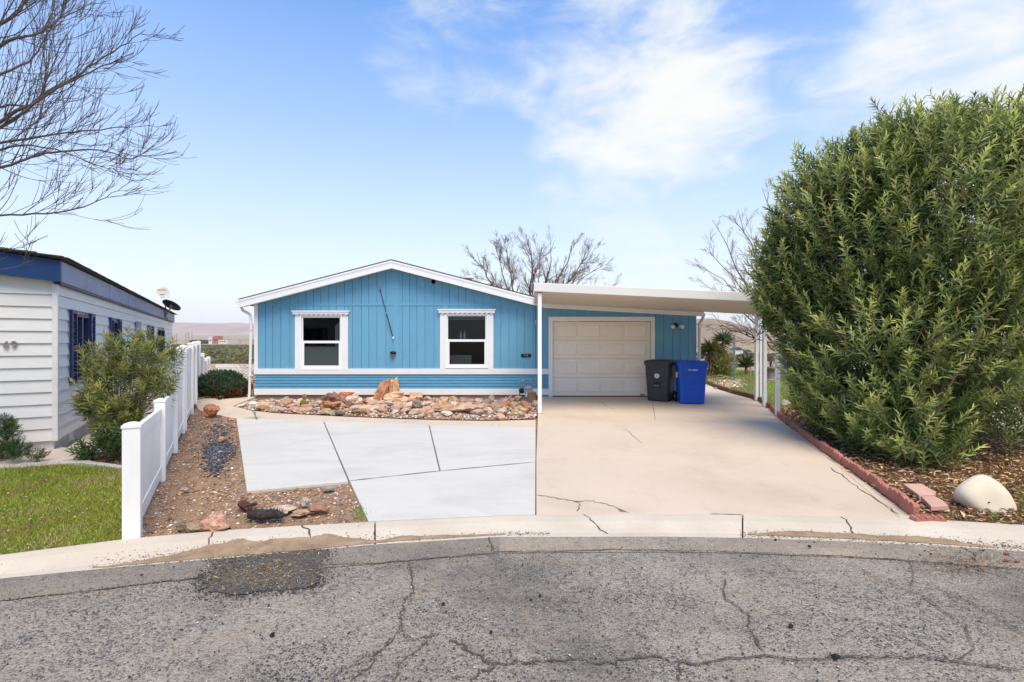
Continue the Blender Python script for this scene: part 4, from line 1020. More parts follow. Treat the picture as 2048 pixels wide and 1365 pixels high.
def path_light(pxb, pyb, pxt, pyt, label, cap, r=.105):
    p = G(pxb, pyb); t = AT(pxt, pyt, p.y) - p; L = thing('path_light', p, label, 'light')
    MB().tube([(0, 0, -.05), t * .8], .012, 8).build('stake', 'grey_metal', L)
    MB().lathe([(.03, t.z * .72), (.05, t.z * .78), (.055, t.z - .035)], (t.x * .9, 0, 0), 14).build('lamp', 'bulb', L, smooth=True)
    MB().lathe([(r * .96, t.z - .034), (r, t.z - .026), (r * .55, t.z - .004), (.02, t.z + .008)], (t.x * .95, 0, 0), 20).build('cap', cap, L, smooth=True)
path_light(513, 838, 506, 804, 'path light with flat white cap on a thin tilted stake by the walkway', 'white_paint', .10)
path_light(1036, 818, 1036, 792.5, 'mushroom shaped path light with bronze cap near the stump', 'copper_cap')
p = G(606, 815); ca = thing('prickly_pear_cactus', p, 'small olive and brown prickly pear cactus among the stones', 'cactus')
def pad_(c, w, h, rz, tilt, mat):
    bm = bmesh.new(); bmesh.ops.create_icosphere(bm, subdivisions=3, radius=1)
    for v in bm.verts: v.co = Vector((v.co.x * w / 2 * (1 - .25 * (v.co.z < 0) * abs(v.co.z)), v.co.y * .022, v.co.z * h / 2 + h / 2))
    me = bpy.data.meshes.new('pad'); bm.to_mesh(me); bm.free(); me.polygons.foreach_set('use_smooth', [True] * len(me.polygons))
    o = link('pad', me, mat, ca); o.location = c; o.rotation_euler = (tilt, R(6), rz)
pad_((0, 0, -.02), .17, .21, .2, .1, 'cactus_green'); pad_((.02, .01, .15), .13, .17, -.3, -.05, 'cactus_green'); pad_((-.04, .03, .05), .11, .15, .9, .2, 'cactus_green')

# ------------------------------------------------------------------ boulders
def tint(o, c):
    c = [a + (b - a) * .22 if sum(c) > 250 else a for a, b in zip(c, (222, 196, 170))]; o.color = (*srgb(*c), 1)
def boulder(px, pyb, wpx, hpx, c, label, seed, name='boulder', rz=None, tilt=0, depth=.8, sub=3, rough=.35, group=None, sink=.12, cuts=5):
    p = GB(px, pyb) if (pyb < 837 and 465 < px < 1072) else G(px, pyb); k_ = 1.12 if pyb < 837 else .98; w = wpx / F * p.y * k_; h = hpx / F * p.y * (k_ * .95 + sink)
    me = rock_mesh(name, seed, sub, rough, cuts=cuts); o = link(name, me, 'rock'); o.scale = (w, w * depth, h)
    o.location = (p.x, p.y + w * depth * .3, p.z - h * sink); o.rotation_euler = (0, tilt, rz if rz is not None else 0)
    me.polygons.foreach_set('use_smooth', [False] * len(me.polygons))
    tint(o, c); tag(o, label, 'rock', group); return o
TAN, ORG, RUST, PINK, GREY = (196, 158, 122), (190, 118, 78), (160, 96, 62), (206, 166, 146), (142, 132, 126)
BL_ = [
 (568, 817, 26, 19, (194, 150, 116), 'lumpy tan orange boulder between the cactus and the white capped path light'),
 (525, 822, 25, 10, (168, 114, 70), 'low rust rock beside the white capped path light stake'),
 (553, 826, 21, 13, (176, 160, 146), 'rounded grey and tan rock below the lumpy tan boulder'),
 (588, 826, 27, 12, (178, 140, 128), 'low mauve rock in front of the cactus'),
 (662, 815, 46, 29, (112, 76, 66), 'large rounded maroon boulder with weathered top'),
 (656, 823, 40, 19, (176, 104, 60), 'orange half dome rock leaning on the maroon boulder'),
 (651, 831, 27, 13, (176, 154, 116), 'mottled olive tan rock in front of the orange half dome'),
 (694, 801, 38, 20, (198, 112, 74), 'orange red slab tilted against the base of the wall'),
 (704, 818, 32, 29, (218, 190, 166), 'pale pointed wedge rock before the orange red slab'),
 (679, 832, 19, 10, (92, 88, 88), 'flat dark grey stone by the walkway below the orange half dome'),
 (715, 832, 28, 14, (138, 112, 72), 'blocky olive brown rock at the walkway edge'),
 (733, 824, 46, 11, (222, 178, 154), 'long pale pink flat rock behind the olive block'),
 (787, 806, 54, 21, (208, 168, 130), 'broad tan boulder at the foot of the two upright rocks'),
 (831, 805, 30, 19, (210, 162, 124), 'smooth peach coloured boulder behind the speckled upright rock'),
 (834, 819, 23, 25, (120, 112, 104), 'dark grey white speckled craggy rock'),
 (866, 807, 13, 11, (170, 146, 126), 'small round grey tan stone by the wall'),
 (883, 811, 27, 16, (200, 150, 108), 'squarish orange tan rock by the wall'),
 (905, 804, 16, 11, (176, 144, 82), 'small yellowish rough rock by the wall'),
 (883, 827, 56, 18, (182, 138, 104), 'long low brown tan boulder near the walkway'),
 (937, 829, 56, 18, (196, 160, 134), 'wide banded cream boulder next to the long brown one'),
 (933, 812, 29, 16, (150, 128, 114), 'flat sided grey brown boulder with pale top'),
 (956, 809, 21, 11, (188, 148, 134), 'pinkish triangular rock beside the flat sided grey boulder'),
 (981, 807, 14, 15, (206, 160, 124), 'tan rock touching the ribbed mauve log rock'),
 (997, 827, 21, 11, (136, 134, 108), 'grey green angular stone near the walkway'),
 (1052, 830, 26, 26, (150, 98, 66), 'flat topped rust brown boulder below the tree stump'),
 (1039, 834, 31, 21, (186, 152, 104), 'mossy golden rock in front of the rust brown boulder'),
 (816, 830, 9, 7, (44, 44, 46), 'small black stone at the walkway edge'),
 (834, 830, 29, 11, (208, 168, 146), 'pink tan low rock below the speckled upright rock'),
 (872, 834, 12, 8, (212, 206, 168), 'small pale yellow stone at the walkway edge'),
 (845, 837, 13, 9, (122, 124, 132), 'small blue grey stone at the walkway edge'),
 (494, 803, 8, 5, (128, 132, 140), 'smooth grey stone at the foot of the left downspout'),
 (545, 800, 14, 5, (214, 206, 198), 'pale flat stone against the foundation blocks'),
 (422, 834, 30, 24, (178, 104, 68), 'rusty red boulder where the gravel strip meets the walkway'),
 (440, 884, 15, 12, (196, 160, 122), 'pale tan stone lying on the bluish gravel'),
 (449, 880, 9, 8, (176, 126, 82), 'small orange stone beside the pale tan stone on the bluish gravel'),
 (425, 1062, 60, 36, (214, 158, 130), 'smooth salmon pink boulder at the curb'),
 (384, 1064, 34, 15, (190, 160, 122), 'low ochre rock beside the salmon pink boulder'),
 (360, 1061, 28, 20, (158, 140, 112), 'rough olive grey rock half buried at the curb'),
 (488, 1021, 30, 19, (98, 58, 58), 'dark plum coloured angular rock'),
 (506, 1013, 13, 9, (128, 70, 64), 'small dark red chip beside the plum coloured rock'),
 (490, 1001, 9, 7, (204, 140, 60), 'small bright amber stone above the plum coloured rock'),
 (607, 1014, 25, 19, (206, 192, 174), 'white and black pitted rock on the gravel strip'),
 (633, 1028, 42, 18, (160, 104, 78), 'rusty brown flat rock at the pad corner'),
 (598, 1032, 40, 9, (200, 158, 122), 'thin curved tan rock shard'),
 (560, 1026, 60, 10, (212, 184, 162), 'flat pale pink slab behind the dried shaggy plant'),
 (655, 982, 26, 9, (190, 182, 178), 'flat pale grey stone close under the white slab edge'),
 (366, 983, 18, 6, (206, 198, 194), 'flat whitish stone on the open soil by the fence'),
]
for i, (a, b, w, h, c, lab) in enumerate(BL_): boulder(a, b, w, h, c, lab, 11 + i, rz=random.uniform(-.3, .3), sub=4 if w > 20 else 3, rough=.55, cuts=10)
def log_rock(name, base_px, top_px, w, c, label, seed, back=0.0):
    """an upright petrified log: ribbed, broken across the top"""
    p = GB(*base_px) + Vector((0, back, 0)); t = AT(top_px[0], top_px[1], p.y) - p; bm = bmesh.new(); k = 22; m = 9; W_ = w / F * p.y / 2
    rr = random.Random(seed); rib = [1 + rr.uniform(-.26, .2) for _ in range(k)]
    rings = []
    for j in range(m + 1):
        s_ = j / m; r = W_ * (1.05 - .22 * s_); cen = t * s_ + Vector((0, .05 * s_, -.03 if j == 0 else 0)); ring = []
        for i in range(k):
            a = 2 * math.pi * i / k; q = r * rib[i] * (1 + .28 * mnoise.noise(Vector((math.cos(a) * 2, math.sin(a) * 2, s_ * 3 + seed))) + .14 * mnoise.noise(Vector((math.cos(a) * 5, math.sin(a) * 5, s_ * 9 + seed))))
            z = cen.z + (.11 * mnoise.noise(Vector((math.cos(a) * 2.5, math.sin(a) * 2.5, seed))) + .04 * math.cos(a) if j == m else 0)
            ring.append(bm.verts.new((cen.x + q * math.cos(a), cen.y + q * .75 * math.sin(a), z)))
        rings.append(ring)
    for j in range(m):
        for i in range(k): bm.faces.new((rings[j][i], rings[j][(i + 1) % k], rings[j + 1][(i + 1) % k], rings[j + 1][i]))
    bm.faces.new(rings[-1]); bm.faces.new(list(reversed(rings[0])))
    bmesh.ops.triangulate(bm, faces=bm.faces[:]); me = bpy.data.meshes.new(name); bm.to_mesh(me); bm.free()
    o = link(name, me, 'rock'); o.location = p; tint(o, c); tag(o, label, 'rock'); return o
log_rock('petrified_log', (754, 805), (772, 761), 22, (184, 122, 82), 'tall orange brown petrified log leaning to one side', 3)
log_rock('petrified_log', (781, 797), (786, 761), 23, (198, 148, 106), 'shorter tan petrified log standing behind the leaning one', 5, .2)
log_rock('petrified_log', (988, 813), (1013, 796), 24, (160, 130, 122), 'ribbed mauve petrified log lying tilted on its side', 8, .1)
# dried shaggy plant lying in the gravel
p = G(530, 1040); dp = thing('dried_plant', p, 'dark shaggy dried plant stalk lying on the gravel strip', 'dead plant')
m = MB(); ax = [Vector((-.17 + .034 * i, .02 * math.sin(i), .035 + .018 * math.sin(i * .31))) for i in range(11)]
m.tube(ax, [.025, .04, .045, .048, .05, .05, .048, .045, .042, .035, .02], 10); m.build('stalk', 'dry_black', dp)
m = MB()
for i in range(420):
    u = random.random() * 9.99; q = ax[int(u)].lerp(ax[int(u) + 1], u % 1); d = Vector((random.gauss(0, .5), random.gauss(0, 1), random.gauss(.3, 1))).normalized()
    e = q + d * random.uniform(.055, .085); e.z = max(e.z, .004); m.tube([q + d * .03, e + Vector((random.gauss(0, .008), 0, 0))], [.002, .0012], 3, False)
tag(m.build('bristles', 'dry_black', dp), kind='stuff')
# medium rubble of the rock bed: single stones
RM = [rock_mesh('rubble_stone', 200 + i, 2, .4) for i in range(8)]
for me in RM: me.materials.append(MATS['rubble'])
RC = [(212, 176, 150), (200, 158, 124), (220, 190, 166), (186, 140, 108), (176, 148, 130), (138, 126, 120), (206, 164, 140), (186, 124, 88), (228, 206, 188), (210, 168, 136)]
front = sample_poly(bed_P, 900); cnt = 0
for (x, y) in front:
    if cnt >= 250: break
    if y > 13.1 and random.random() < .75: continue
    px_, = [CX + x / y * F]
    s_ = random.uniform(.08, .25)
    o = link('rubble_stone', random.choice(RM), None); z = zbed(y); o.location = (x, y, z - s_ * .04); o.scale = (s_ * random.uniform(.8, 1.5), s_, s_ * random.uniform(.4, .75))
    o.rotation_euler = (random.uniform(-.3, .3), random.uniform(-.3, .3), random.uniform(0, 6.28)); tint(o, random.choice(RC))
    tag(o, 'fist sized tan or grey rubble stone in the rock garden below the blue siding', 'rock', 'rubble stones of the rock garden'); cnt += 1
for (x, y) in sample_poly(soil_P, 70):
    if 0: pass
    a = CX + x / y * F
    o = link('loose_stone', random.choice(RM), None); s_ = random.uniform(.03, .075); o.location = (x, y, zg(y) - .03); o.scale = (s_ * 1.4, s_, s_ * .55)
    o.rotation_euler = (0, 0, random.uniform(0, 6.28)); tint(o, random.choice(RC)); tag(o, 'small loose stone on the brown gravel strip by the white fence', 'rock', 'loose stones on the gravel strip')
    pads = [[g2(465, 834), g2(1080, 852), g2(1080, 1034), g2(730, 1048), g2(694, 967), g2(486, 988)]]
    if in_poly([x], [y], pads[0])[0]: COL.objects.unlink(o); bpy.data.objects.remove(o)

# gravel, chips: joined stuff
octa = np.array([(1, 0, 0), (-1, 0, 0), (0, 1, 0), (0, -1, 0), (0, 0, 1), (0, 0, -1), (.7, .6, .35), (-.6, .7, .3), (-.65, -.65, .35), (.6, -.7, .3)], float) * .5
of = np.array([(4, 6, 7), (4, 7, 8), (4, 8, 9), (4, 9, 6), (0, 6, 9), (2, 7, 6), (1, 8, 7), (3, 9, 8), (5, 2, 0), (5, 0, 3), (5, 3, 1), (5, 1, 2), (0, 2, 6), (2, 1, 7), (1, 3, 8), (3, 0, 9)])
def gravel(name, pts, smin, smax, palette, label, dz=0.0, flat=.55, zf=None, cat='gravel'):
    N = len(pts); s_ = rng.uniform(smin, smax, N) * rng.uniform(.6, 1.2, N); Rm = rand_rot(N)
    sc = np.stack([s_ * rng.uniform(.8, 1.5, N), s_, s_ * flat], 1); a = rng.uniform(0, 6.28, N); c, s2 = np.cos(a), np.sin(a); z0 = np.zeros(N)
    Rz = np.stack([np.stack([c, -s2, z0], 1), np.stack([s2, c, z0], 1), np.stack([z0, z0, z0 + 1], 1)], 1)
    tl = Rm * .0 + Rz; tl[:, 2, 0] += rng.normal(0, .2, N); tl[:, 2, 1] += rng.normal(0, .2, N)
    m3 = tl * sc[:, None, :]
    zz = (ZG(pts[:, 1]) if zf is None else np.array([zf(x, y) for x, y in pts])) + dz + s_ * flat * .25
    pal = np.array([srgb(*c) for c in palette]); col = pal[rng.integers(0, len(pal), N)] * rng.uniform(.75, 1.2, (N, 1))
    o = instanced(name, octa, of, m3, np.stack([pts[:, 0], pts[:, 1], zz], 1), col, 'stone')
    return tag(o, label, cat, kind='stuff')
PAL = [(214, 182, 156), (198, 158, 128), (224, 202, 184), (176, 136, 106), (168, 146, 130), (128, 118, 112), (200, 148, 114), (232, 216, 200), (206, 172, 144)]
gravel('gravel', sample_poly(bed_P, 8500), .03, .085, PAL, 'mixed tan and grey gravel covering the rock garden', .0, zf=lambda x, y: zbed(y))
strip_pts = sample_poly(soil_P, 22000)
padpoly = [g2(470, 836), g2(1080, 853), g2(1080, 1034), g2(733, 1045), g2(697, 965), g2(490, 985)]
strip_pts = strip_pts[~in_poly(strip_pts[:, 0], strip_pts[:, 1], padpoly)]
ppx = CX + strip_pts[:, 0] / strip_pts[:, 1] * F; ppy = CY + (CAMZ - ZG(strip_pts[:, 1])) / strip_pts[:, 1] * F
dens = .45 + 1.1 * np.exp(-(((ppx - 520) / 95) ** 2 + ((ppy - 1000) / 26) ** 2)) + .5 * np.exp(-(((ppx - 640) / 60) ** 2 + ((ppy - 1000) / 30) ** 2)) + .35 * np.exp(-(((ppx - 320) / 50) ** 2 + ((ppy - 1030) / 40) ** 2))
keep = rng.random(len(strip_pts)) < dens
gravel('gravel', strip_pts[keep], .012, .04, PAL + [(170, 130, 100), (140, 110, 84)], 'sparse pale pebbles strewn over the soil by the white fence', -.03)
slate = [G(random.gauss(440, 17), random.gauss(895, 9)) for _ in range(1100)] + [G(random.gauss(432, 14), random.gauss(915, 16)) for _ in range(700)] + [G(random.gauss(440, 16), random.gauss(862, 10)) for _ in range(350)]
slate = np.array([(v.x, v.y) for v in slate if CX + v.x / v.y * F < np.interp(v.y, [4.9, 11], [489, 470])])
gravel('gravel', slate, .015, .045, [(70, 76, 86), (92, 98, 108), (54, 58, 66), (120, 124, 132)], 'patch of dark bluish slate gravel beside the white pad', -.024, .4)
# dirt specks that feather the gutter drifts and the road patch
fx = [curb_pt(random.triangular(170, 800, 580), min(1.0, max(.3, random.gauss(.76, .13)))) for _ in range(2600)] + [curb_pt(random.uniform(760, 1100), min(.98, random.gauss(.82, .06))) for _ in range(600)] + [curb_pt(random.uniform(1480, 2048), min(1.0, random.gauss(.82, .10))) for _ in range(1700)]
fz = {(round(v.x, 5), round(v.y, 5)): v.z for v in fx}
gravel('gutter_grit', np.array([(round(v.x, 5), round(v.y, 5)) for v in fx]), .003, .013, [(150, 122, 92), (128, 102, 76), (172, 146, 116), (104, 84, 66), (90, 80, 70)], 'brown grit feathering the dirt along the gutter', 0, .5, lambda x, y: fz[(x, y)] + .001, 'grit')
fp_ = []
for a, b in patch_pts:
    for _ in range(26): fp_.append((a + random.gauss(0, .05), b + random.gauss(0, .05)))
fp_ = np.array([p_ for p_ in fp_ if p_[1] < 4.2]); gravel('road_grit', fp_, .004, .013, [(58, 56, 54), (72, 68, 64), (96, 88, 80), (48, 46, 46)], 'dark crumbs round the asphalt patch', 0, .5, lambda x, y: ZR + .007, 'grit')
# road grit
a = rng.uniform(-40, 2090, 5200); b = rng.uniform(1078, 1420, 5200); rp = np.array([r2(x, y) for x, y in zip(a, b)])
ok = b > np.interp(a, cols, pan_y) + 4
gravel('road_grit', rp[ok], .003, .012, [(60, 60, 62), (90, 86, 82), (170, 160, 148), (48, 46, 46), (200, 190, 178), (120, 100, 84)], 'loose fine grit scattered on the asphalt', 0, .7, lambda x, y: ZR + .006, 'grit')
cp_ = []
for P in CR:
    for a, b in zip(P[:-1], P[1:]):
        L_ = math.hypot(b[0] - a[0], b[1] - a[1])
        for _ in range(int(L_ * 130)):
            t = random.random(); cp_.append((lerp(a[0], b[0], t) + random.gauss(0, .022), lerp(a[1], b[1], t) + random.gauss(0, .022)))
gravel('road_grit', np.array(cp_), .003, .011, [(150, 132, 108), (176, 160, 138), (120, 100, 80), (66, 62, 58), (96, 84, 72)], 'sand and grit gathered along the road cracks', 0, .6, lambda x, y: ZR + .008, 'grit')
# bits of debris: single dark stones on the road
for a, b, s_ in [(1551, 1083, .035), (1619, 1096, .045), (1629, 1087, .025), (1862, 1111, .035), (1850, 1105, .03), (1840, 1113, .03), (1812, 1090, .02), (1966, 1104, .03), (1582, 1257, .05), (1693, 1243, .03), (1572, 1228, .02), (1673, 1321, .07), (2008, 1126, .025),
                 (1080, 1195, .035), (1062, 1203, .03), (887, 1212, .04), (1180, 1148, .025), (892, 1227, .025), (1284, 1138, .025), (545, 1275, .05), (283, 1153, .03), (537, 1214, .025), (982, 1269, .04), (1488, 1103, .02), (1450, 1148, .02)]:
    q = GZ(a, b, ZR); o = link('asphalt_crumb', random.choice(RM), None); o.location = (q.x, q.y, ZR + .006); s_ *= .55; o.scale = (s_ * 1.2, s_, s_ * .7); o.rotation_euler = (0, 0, random.random() * 6)
    tint(o, random.choice([(36, 36, 38), (48, 46, 46), (60, 52, 50)])); tag(o, 'black asphalt crumb lying loose on the road', 'stone', 'loose asphalt crumbs on the road')
for a, b in ((2014, 1112), (2015, 1126), (1963, 1143), (2035, 1127)):
    q = GZ(a, b, ZR); o = link('brick_chip', random.choice(RM), None); o.location = (q.x, q.y, ZR + .012); o.scale = (.05, .035, .02); tint(o, (190, 116, 96)); tag(o, 'small red brick chip on the road edge', 'stone', 'red brick chips at the road edge')

# ------------------------------------------------------------------ edging, pavers, cream rock
def walk_line(P, step):
    P = [Vector(p[:2]) for p in P]; out = []; d = 0; i = 0; pos = P[0].copy()
    out.append(pos.copy())
    for a, b in zip(P[:-1], P[1:]):
        L = (b - a).length; t = step - d if out else 0
        while t <= L: out.append(a.lerp(b, t / L)); t += step
        d = L - (t - step)
    return out
def edger_mesh(name, L, H, T, mat):
    pts = [(-L / 2, 0), (L / 2, 0)]; n = 3
    for k in range(n):
        c = L / 2 - L / n * (k + .5)
        for j in range(5):
            t = math.pi * j / 4; pts.append((c + L / n * .49 * math.cos(t), H - .03 + .03 * math.sin(t)))
    me = MB().prism_xz(pts, -T / 2, T / 2).mesh(name); me.materials.append(MATS[mat]); return me
eo = (4.5, 7, -.1)
ed = thing('scalloped_edging', eo, 'row of salmon red scalloped edging stones along the driveway', 'edging')
me = edger_mesh('edging_stone', .285, .15, .05, 'red_edger')
LN = walk_line([(p[0] + .035, p[1] + .02) for p in EDGE[:7]], .292)
for a, b in zip(LN[:-1], LN[1:]):
    c = (a + b) / 2; d = b - a; o = link('edging_stone', me, None, ed); y = c.y
    o.location = (c.x - eo[0] + random.gauss(0, .006), c.y - eo[1], zg(y) - .035 + random.gauss(0, .006) - eo[2]); o.rotation_euler = (random.gauss(0, .05), random.gauss(0, .02), math.atan2(d.y, d.x) + random.gauss(0, .03))
for px_, py_, rz in ((1838, 1040, .1), (1868, 1040, -.15)):
    q = G(px_, py_); o = link('edging_stone', me, None, ed); o.location = (q.x - eo[0], q.y - eo[1], q.z - .105 - eo[2]); o.rotation_euler = (.1, 0, rz); o.scale = (.55, 1.5, 1)
eo2 = (6.5, 14, 0)
ed2 = thing('scalloped_edging', eo2, 'brown scalloped edging stones curving along the back garden path', 'edging')
me2 = edger_mesh('edging_stone', .285, .15, .06, 'brown_edger')
for LNp in ([(p[0] + .04, p[1] + .02) for p in EDGE[6:]] + [(5.75, 17.2)], [g2(1412, 760), g2(1440, 757), g2(1452, 764)][:2] + [g2(1456, 761)]):
    LN = walk_line(LNp, .292)
    for a, b in zip(LN[:-1], LN[1:]):
        c = (a + b) / 2; d = b - a; o = link('edging_stone', me2, None, ed2); o.location = (c.x - eo2[0], c.y - eo2[1], zg(c.y) - .03 - eo2[2]); o.rotation_euler = (random.gauss(0, .05), 0, math.atan2(d.y, d.x))
for k, (pts, lab) in enumerate((([(1806, 977), (1842, 977), (1872, 994), (1868, 1000), (1838, 1001)], 'rectangular salmon paver lying on the leaf litter'), ([(1842, 1003), (1870, 1003), (1886, 1012), (1897, 1022), (1862, 1024)], 'salmon paver with a notched edge lying next to the rectangular one'))):
    o = ground_poly('paver', [g2(*q) for q in pts], 'pink_paver', .055, .05, None, .006); tag(o, lab, 'paver')
p = G(1978, 1022); sc_ = p.y / F; ol = [(1926, 1010), (1922, 998), (1924, 985), (1934, 973), (1950, 962), (1966, 954), (1978, 953), (1990, 958), (2006, 969), (2020, 985), (2030, 1003), (2034, 1018), (2030, 1026), (2000, 1028), (1960, 1027), (1938, 1024)]
ol = [((a - 1978) * sc_, (1022 - b) * sc_) for a, b in ol]; bm = bmesh.new(); rings = []; ns_ = 13
for k in range(ns_):
    t = -1 + 2 * k / (ns_ - 1); f = max(.02, 1 - abs(t) ** 2.6) ** .45; ring = []
    for (a, b) in ol:
        q = Vector((a * f, t * .17 - .04 * b * (t < 0) * -2, -.03 + (b + .03) * (f if b > 0 else 1))); ring.append(bm.verts.new(q * (1 + .03 * mnoise.noise(q * 6))))
    rings.append(ring)
for r0_, r1_ in zip(rings[:-1], rings[1:]):
    for i in range(len(ol)): bm.faces.new((r0_[i], r0_[(i + 1) % len(ol)], r1_[(i + 1) % len(ol)], r1_[i]))
bm.faces.new(rings[0]); bm.faces.new(rings[-1]); bmesh.ops.recalc_face_normals(bm, faces=bm.faces)
me_ = bpy.data.meshes.new('boulder'); bm.to_mesh(me_); bm.free(); me_.polygons.foreach_set('use_smooth', [True] * len(me_.polygons))
o = link('boulder', me_, 'cream_rock'); o.location = p + Vector((.954 * .13, .17, -.03)); tag(o, 'big smooth cream coloured boulder in front of the oleander', 'rock'); ss = o.modifiers.new('soft', 'SUBSURF'); ss.levels = 1; ss.render_levels = 2; w, h = .6, 22 * sc_
hm = MB().lathe([(.006, -.002), (.006, .012)], (0, 0, 0), 10, 'y').build('drilled_hole', 'black_metal', o); hm.location = (-.095, -.148, (1022 - 1001) * sc_)

# ------------------------------------------------------------------ white vinyl fence
fo = (-6, 9, -.1)
fn = thing('vinyl_fence', fo, 'white vinyl privacy fence stepping from low to tall beside the gravel strip', 'fence')
FD = Vector((-.493, .870, 0))
def fpost(x, y, H, w=.13, name='post'):
    z = zg(y) - .03; c, s_ = FD.y, -FD.x
    m = MB(); r = Vector((FD.y, -FD.x, 0)) * w / 2; f = FD * w / 2; b = Vector((x, y, z)); t = Vector((x, y, z + H))
    m.hexa([b - r - f, b + r - f, b + r + f, b - r + f, t - r - f, t + r - f, t + r + f, t - r + f]); p = m.build('post', 'vinyl_fence', fn, off=fo, bevel=.006)
    k = 1.09; t2 = t + Vector((0, 0, .022)); t1 = t + Vector((0, 0, .001)); ap = t + Vector((0, 0, .045))
    m = MB(); m.hexa([t1 - r * k - f * k, t1 + r * k - f * k, t1 + r * k + f * k, t1 - r * k + f * k, t2 - r * k - f * k, t2 + r * k - f * k, t2 + r * k + f * k, t2 - r * k + f * k])
    m.hexa([t2 - r * k - f * k, t2 + r * k - f * k, t2 + r * k + f * k, t2 - r * k + f * k, ap - r * .3 - f * .3, ap + r * .3 - f * .3, ap + r * .3 + f * .3, ap - r * .3 + f * .3])
    m.build('post_cap', 'vinyl_fence', p, off=fo)
def fpanel(a, b, z0, z1, zt0, zt1, npk):
    """a: start, b: end (x, y); bottom rail, tongue boards, top rail"""
    a, b = Vector((*a, 0)), Vector((*b, 0)); d = (b - a).normalized(); a = a + d * .07; b = b - d * .07; r = Vector((d.y, -d.x, 0))
    def seg(u0, u1, za, zb, zc, zd, th, nm):
        p, q = a.lerp(b, u0), a.lerp(b, u1); m = MB(); o1, o2 = r * th / 2, -r * th / 2
        z = lambda v, h: Vector((v.x, v.y, h))
        m.hexa([z(p + o2, za), z(p + o1, za), z(q + o1, zb), z(q + o2, zb), z(p + o2, zc), z(p + o1, zc), z(q + o1, zd), z(q + o2, zd)]); m.build(nm, 'vinyl_fence', fn, off=fo, bevel=.004 if th > .03 else .002)
    seg(0, 1, z0, z1, z0 + .13, z1 + .13, .045, 'rail'); seg(0, 1, zt0 - .12, zt1 - .12, zt0, zt1, .045, 'rail')
    for i in range(npk):
        u0, u1 = i / npk + .001, (i + 1) / npk - .001
        f = lambda A, B, u: A + (B - A) * u
        seg(u0, u1, f(z0, z1, u0) + .131, f(z0, z1, u1) + .131, f(zt0, zt1, u0) - .121, f(zt0, zt1, u1) - .121, .022, 'fence_board')
FP = fence_pts
fpost(*FP[0], .98); fpost(*FP[1], .965, .115); fpost(*FP[2], 1.54)
zz = [zg(p[1]) for p in FP]
fpanel(FP[0], FP[1], zz[0] + .03, zz[1] + .03, zz[0] + .93, zz[1] + .86, 12); fpanel(FP[1], FP[2], zz[1] + .03, zz[2] + .03, zz[1] + .93, zz[2] + .87, 10)
for i in range(2, 6):
    fpost(*FP[i + 1], 1.54, .115); fpanel(FP[i], FP[i + 1], zz[i] + .05, zz[i + 1] + .05, zz[i] + 1.46, zz[i + 1] + 1.46, 11)
fpost(FP[3][0] + .10, FP[3][1] - .22, 1.52); 
bo2 = (-9, 20, -.3)
far_pts = [FP[6], (-9.85, 15.9), (-10.9, 17.8), (-11.9, 19.6)]
for i in range(3):
    H = (1.2, .98, .98)[i]; q = far_pts[i + 1]; fpost(*q, H - .05); fpanel(far_pts[i], q, .0, -.02, H - .1, H - .12, 10)
fn2 = thing('vinyl_fence', bo2, 'low white vinyl fence along the rear edge of the yard', 'fence')
fn_keep, fo_keep = fn, fo; fn, fo = fn2, bo2
prev = (-11.75, 19.72)
for i in range(3):
    q = (prev[0] + 1.9, prev[1] + .06); fpost(*q, .72); fpanel(prev, q, -.04, -.04, .62, .62, 11); prev = q
fn, fo = fn_keep, fo_keep

# ------------------------------------------------------------------ grey neighbour house
ang = math.atan2(.493, .870)                     # its long side runs parallel to the fence
NO = Vector((-6.98, 7.64, zg(7.64)))
nh = thing('grey_house', NO, 'long light grey lap sided house with navy shutters and number 69', 'house', ang)
# local frame: +y along the long right hand wall going back, -x along the front wall
NL, NWD = 18.0, 7.5; zs0, ncr = .14, 13; ztop = 2.545; ch = (ztop - zs0) / ncr
nbx = lambda name, bx, mat, par=None, bev=0.0: MB().box(*bx).build(name, mat, par or nh, bevel=bev)
nbx('foundation', (-NWD, -.02, .02, NL, -.12, zs0 + .02), 'stucco')
nbx('wall', (-NWD, -.03, .03, NL, zs0, ztop + .25), 'neigh_siding')
side_win = [(.98, 1.95, .98, 2.12, True), (4.1, 4.75, .98, 2.12, True), (10.0, 10.8, 1.15, 2.1, True), (12.4, 14.6, 1.15, 2.1, False)]
def lap(name, x0, x1, z0, z1, face, top=None):
    m = MB(); t0, t1 = .032, .010
    if face == 'side': m.hexa([(-.03, x0, z0), (t0, x0, z0), (t0, x1, z0), (-.03, x1, z0), (-.03, x0, z1), (t1, x0, z1), (t1, x1, z1), (-.03, x1, z1)])
    else: m.hexa([(x0, -t0, z0), (x1, -t0, z0), (x1, .03, z0), (x0, .03, z0), (x0, -t1, z1), (x1, -t1, z1), (x1, .03, z1), (x0, .03, z1)])
    m.build('lap_board', 'neigh_siding', nh)
for i in range(ncr):
    a = zs0 + ch * i; b = a + ch - .002
    segs = [(.035, NL)]
    for (y0, y1, w0, w1, _s) in side_win:
        if a + ch > w0 and a < w1:
            segs = [s2 for (p, q) in segs for s2 in (((p, y0), (y1, q)) if p < y0 and q > y1 else ((p, q),))]
    for p_, q_ in segs:
        cut = [p_] + [v for v in (3.66 + (i % 2) * 1.2, 7.3 + (i % 2) * .9, 11.2, 14.8) if p_ < v < q_] + [q_]
        for u, v in zip(cut[:-1], cut[1:]): lap('lap', u, v - .002, a, b, 'side')
    lap('lap', -NWD, -.03, a, b, 'front')
nbx('corner_board', (-.03, .038, -.038, .034, zs0 - .01, ztop), 'neigh_siding', bev=.004)
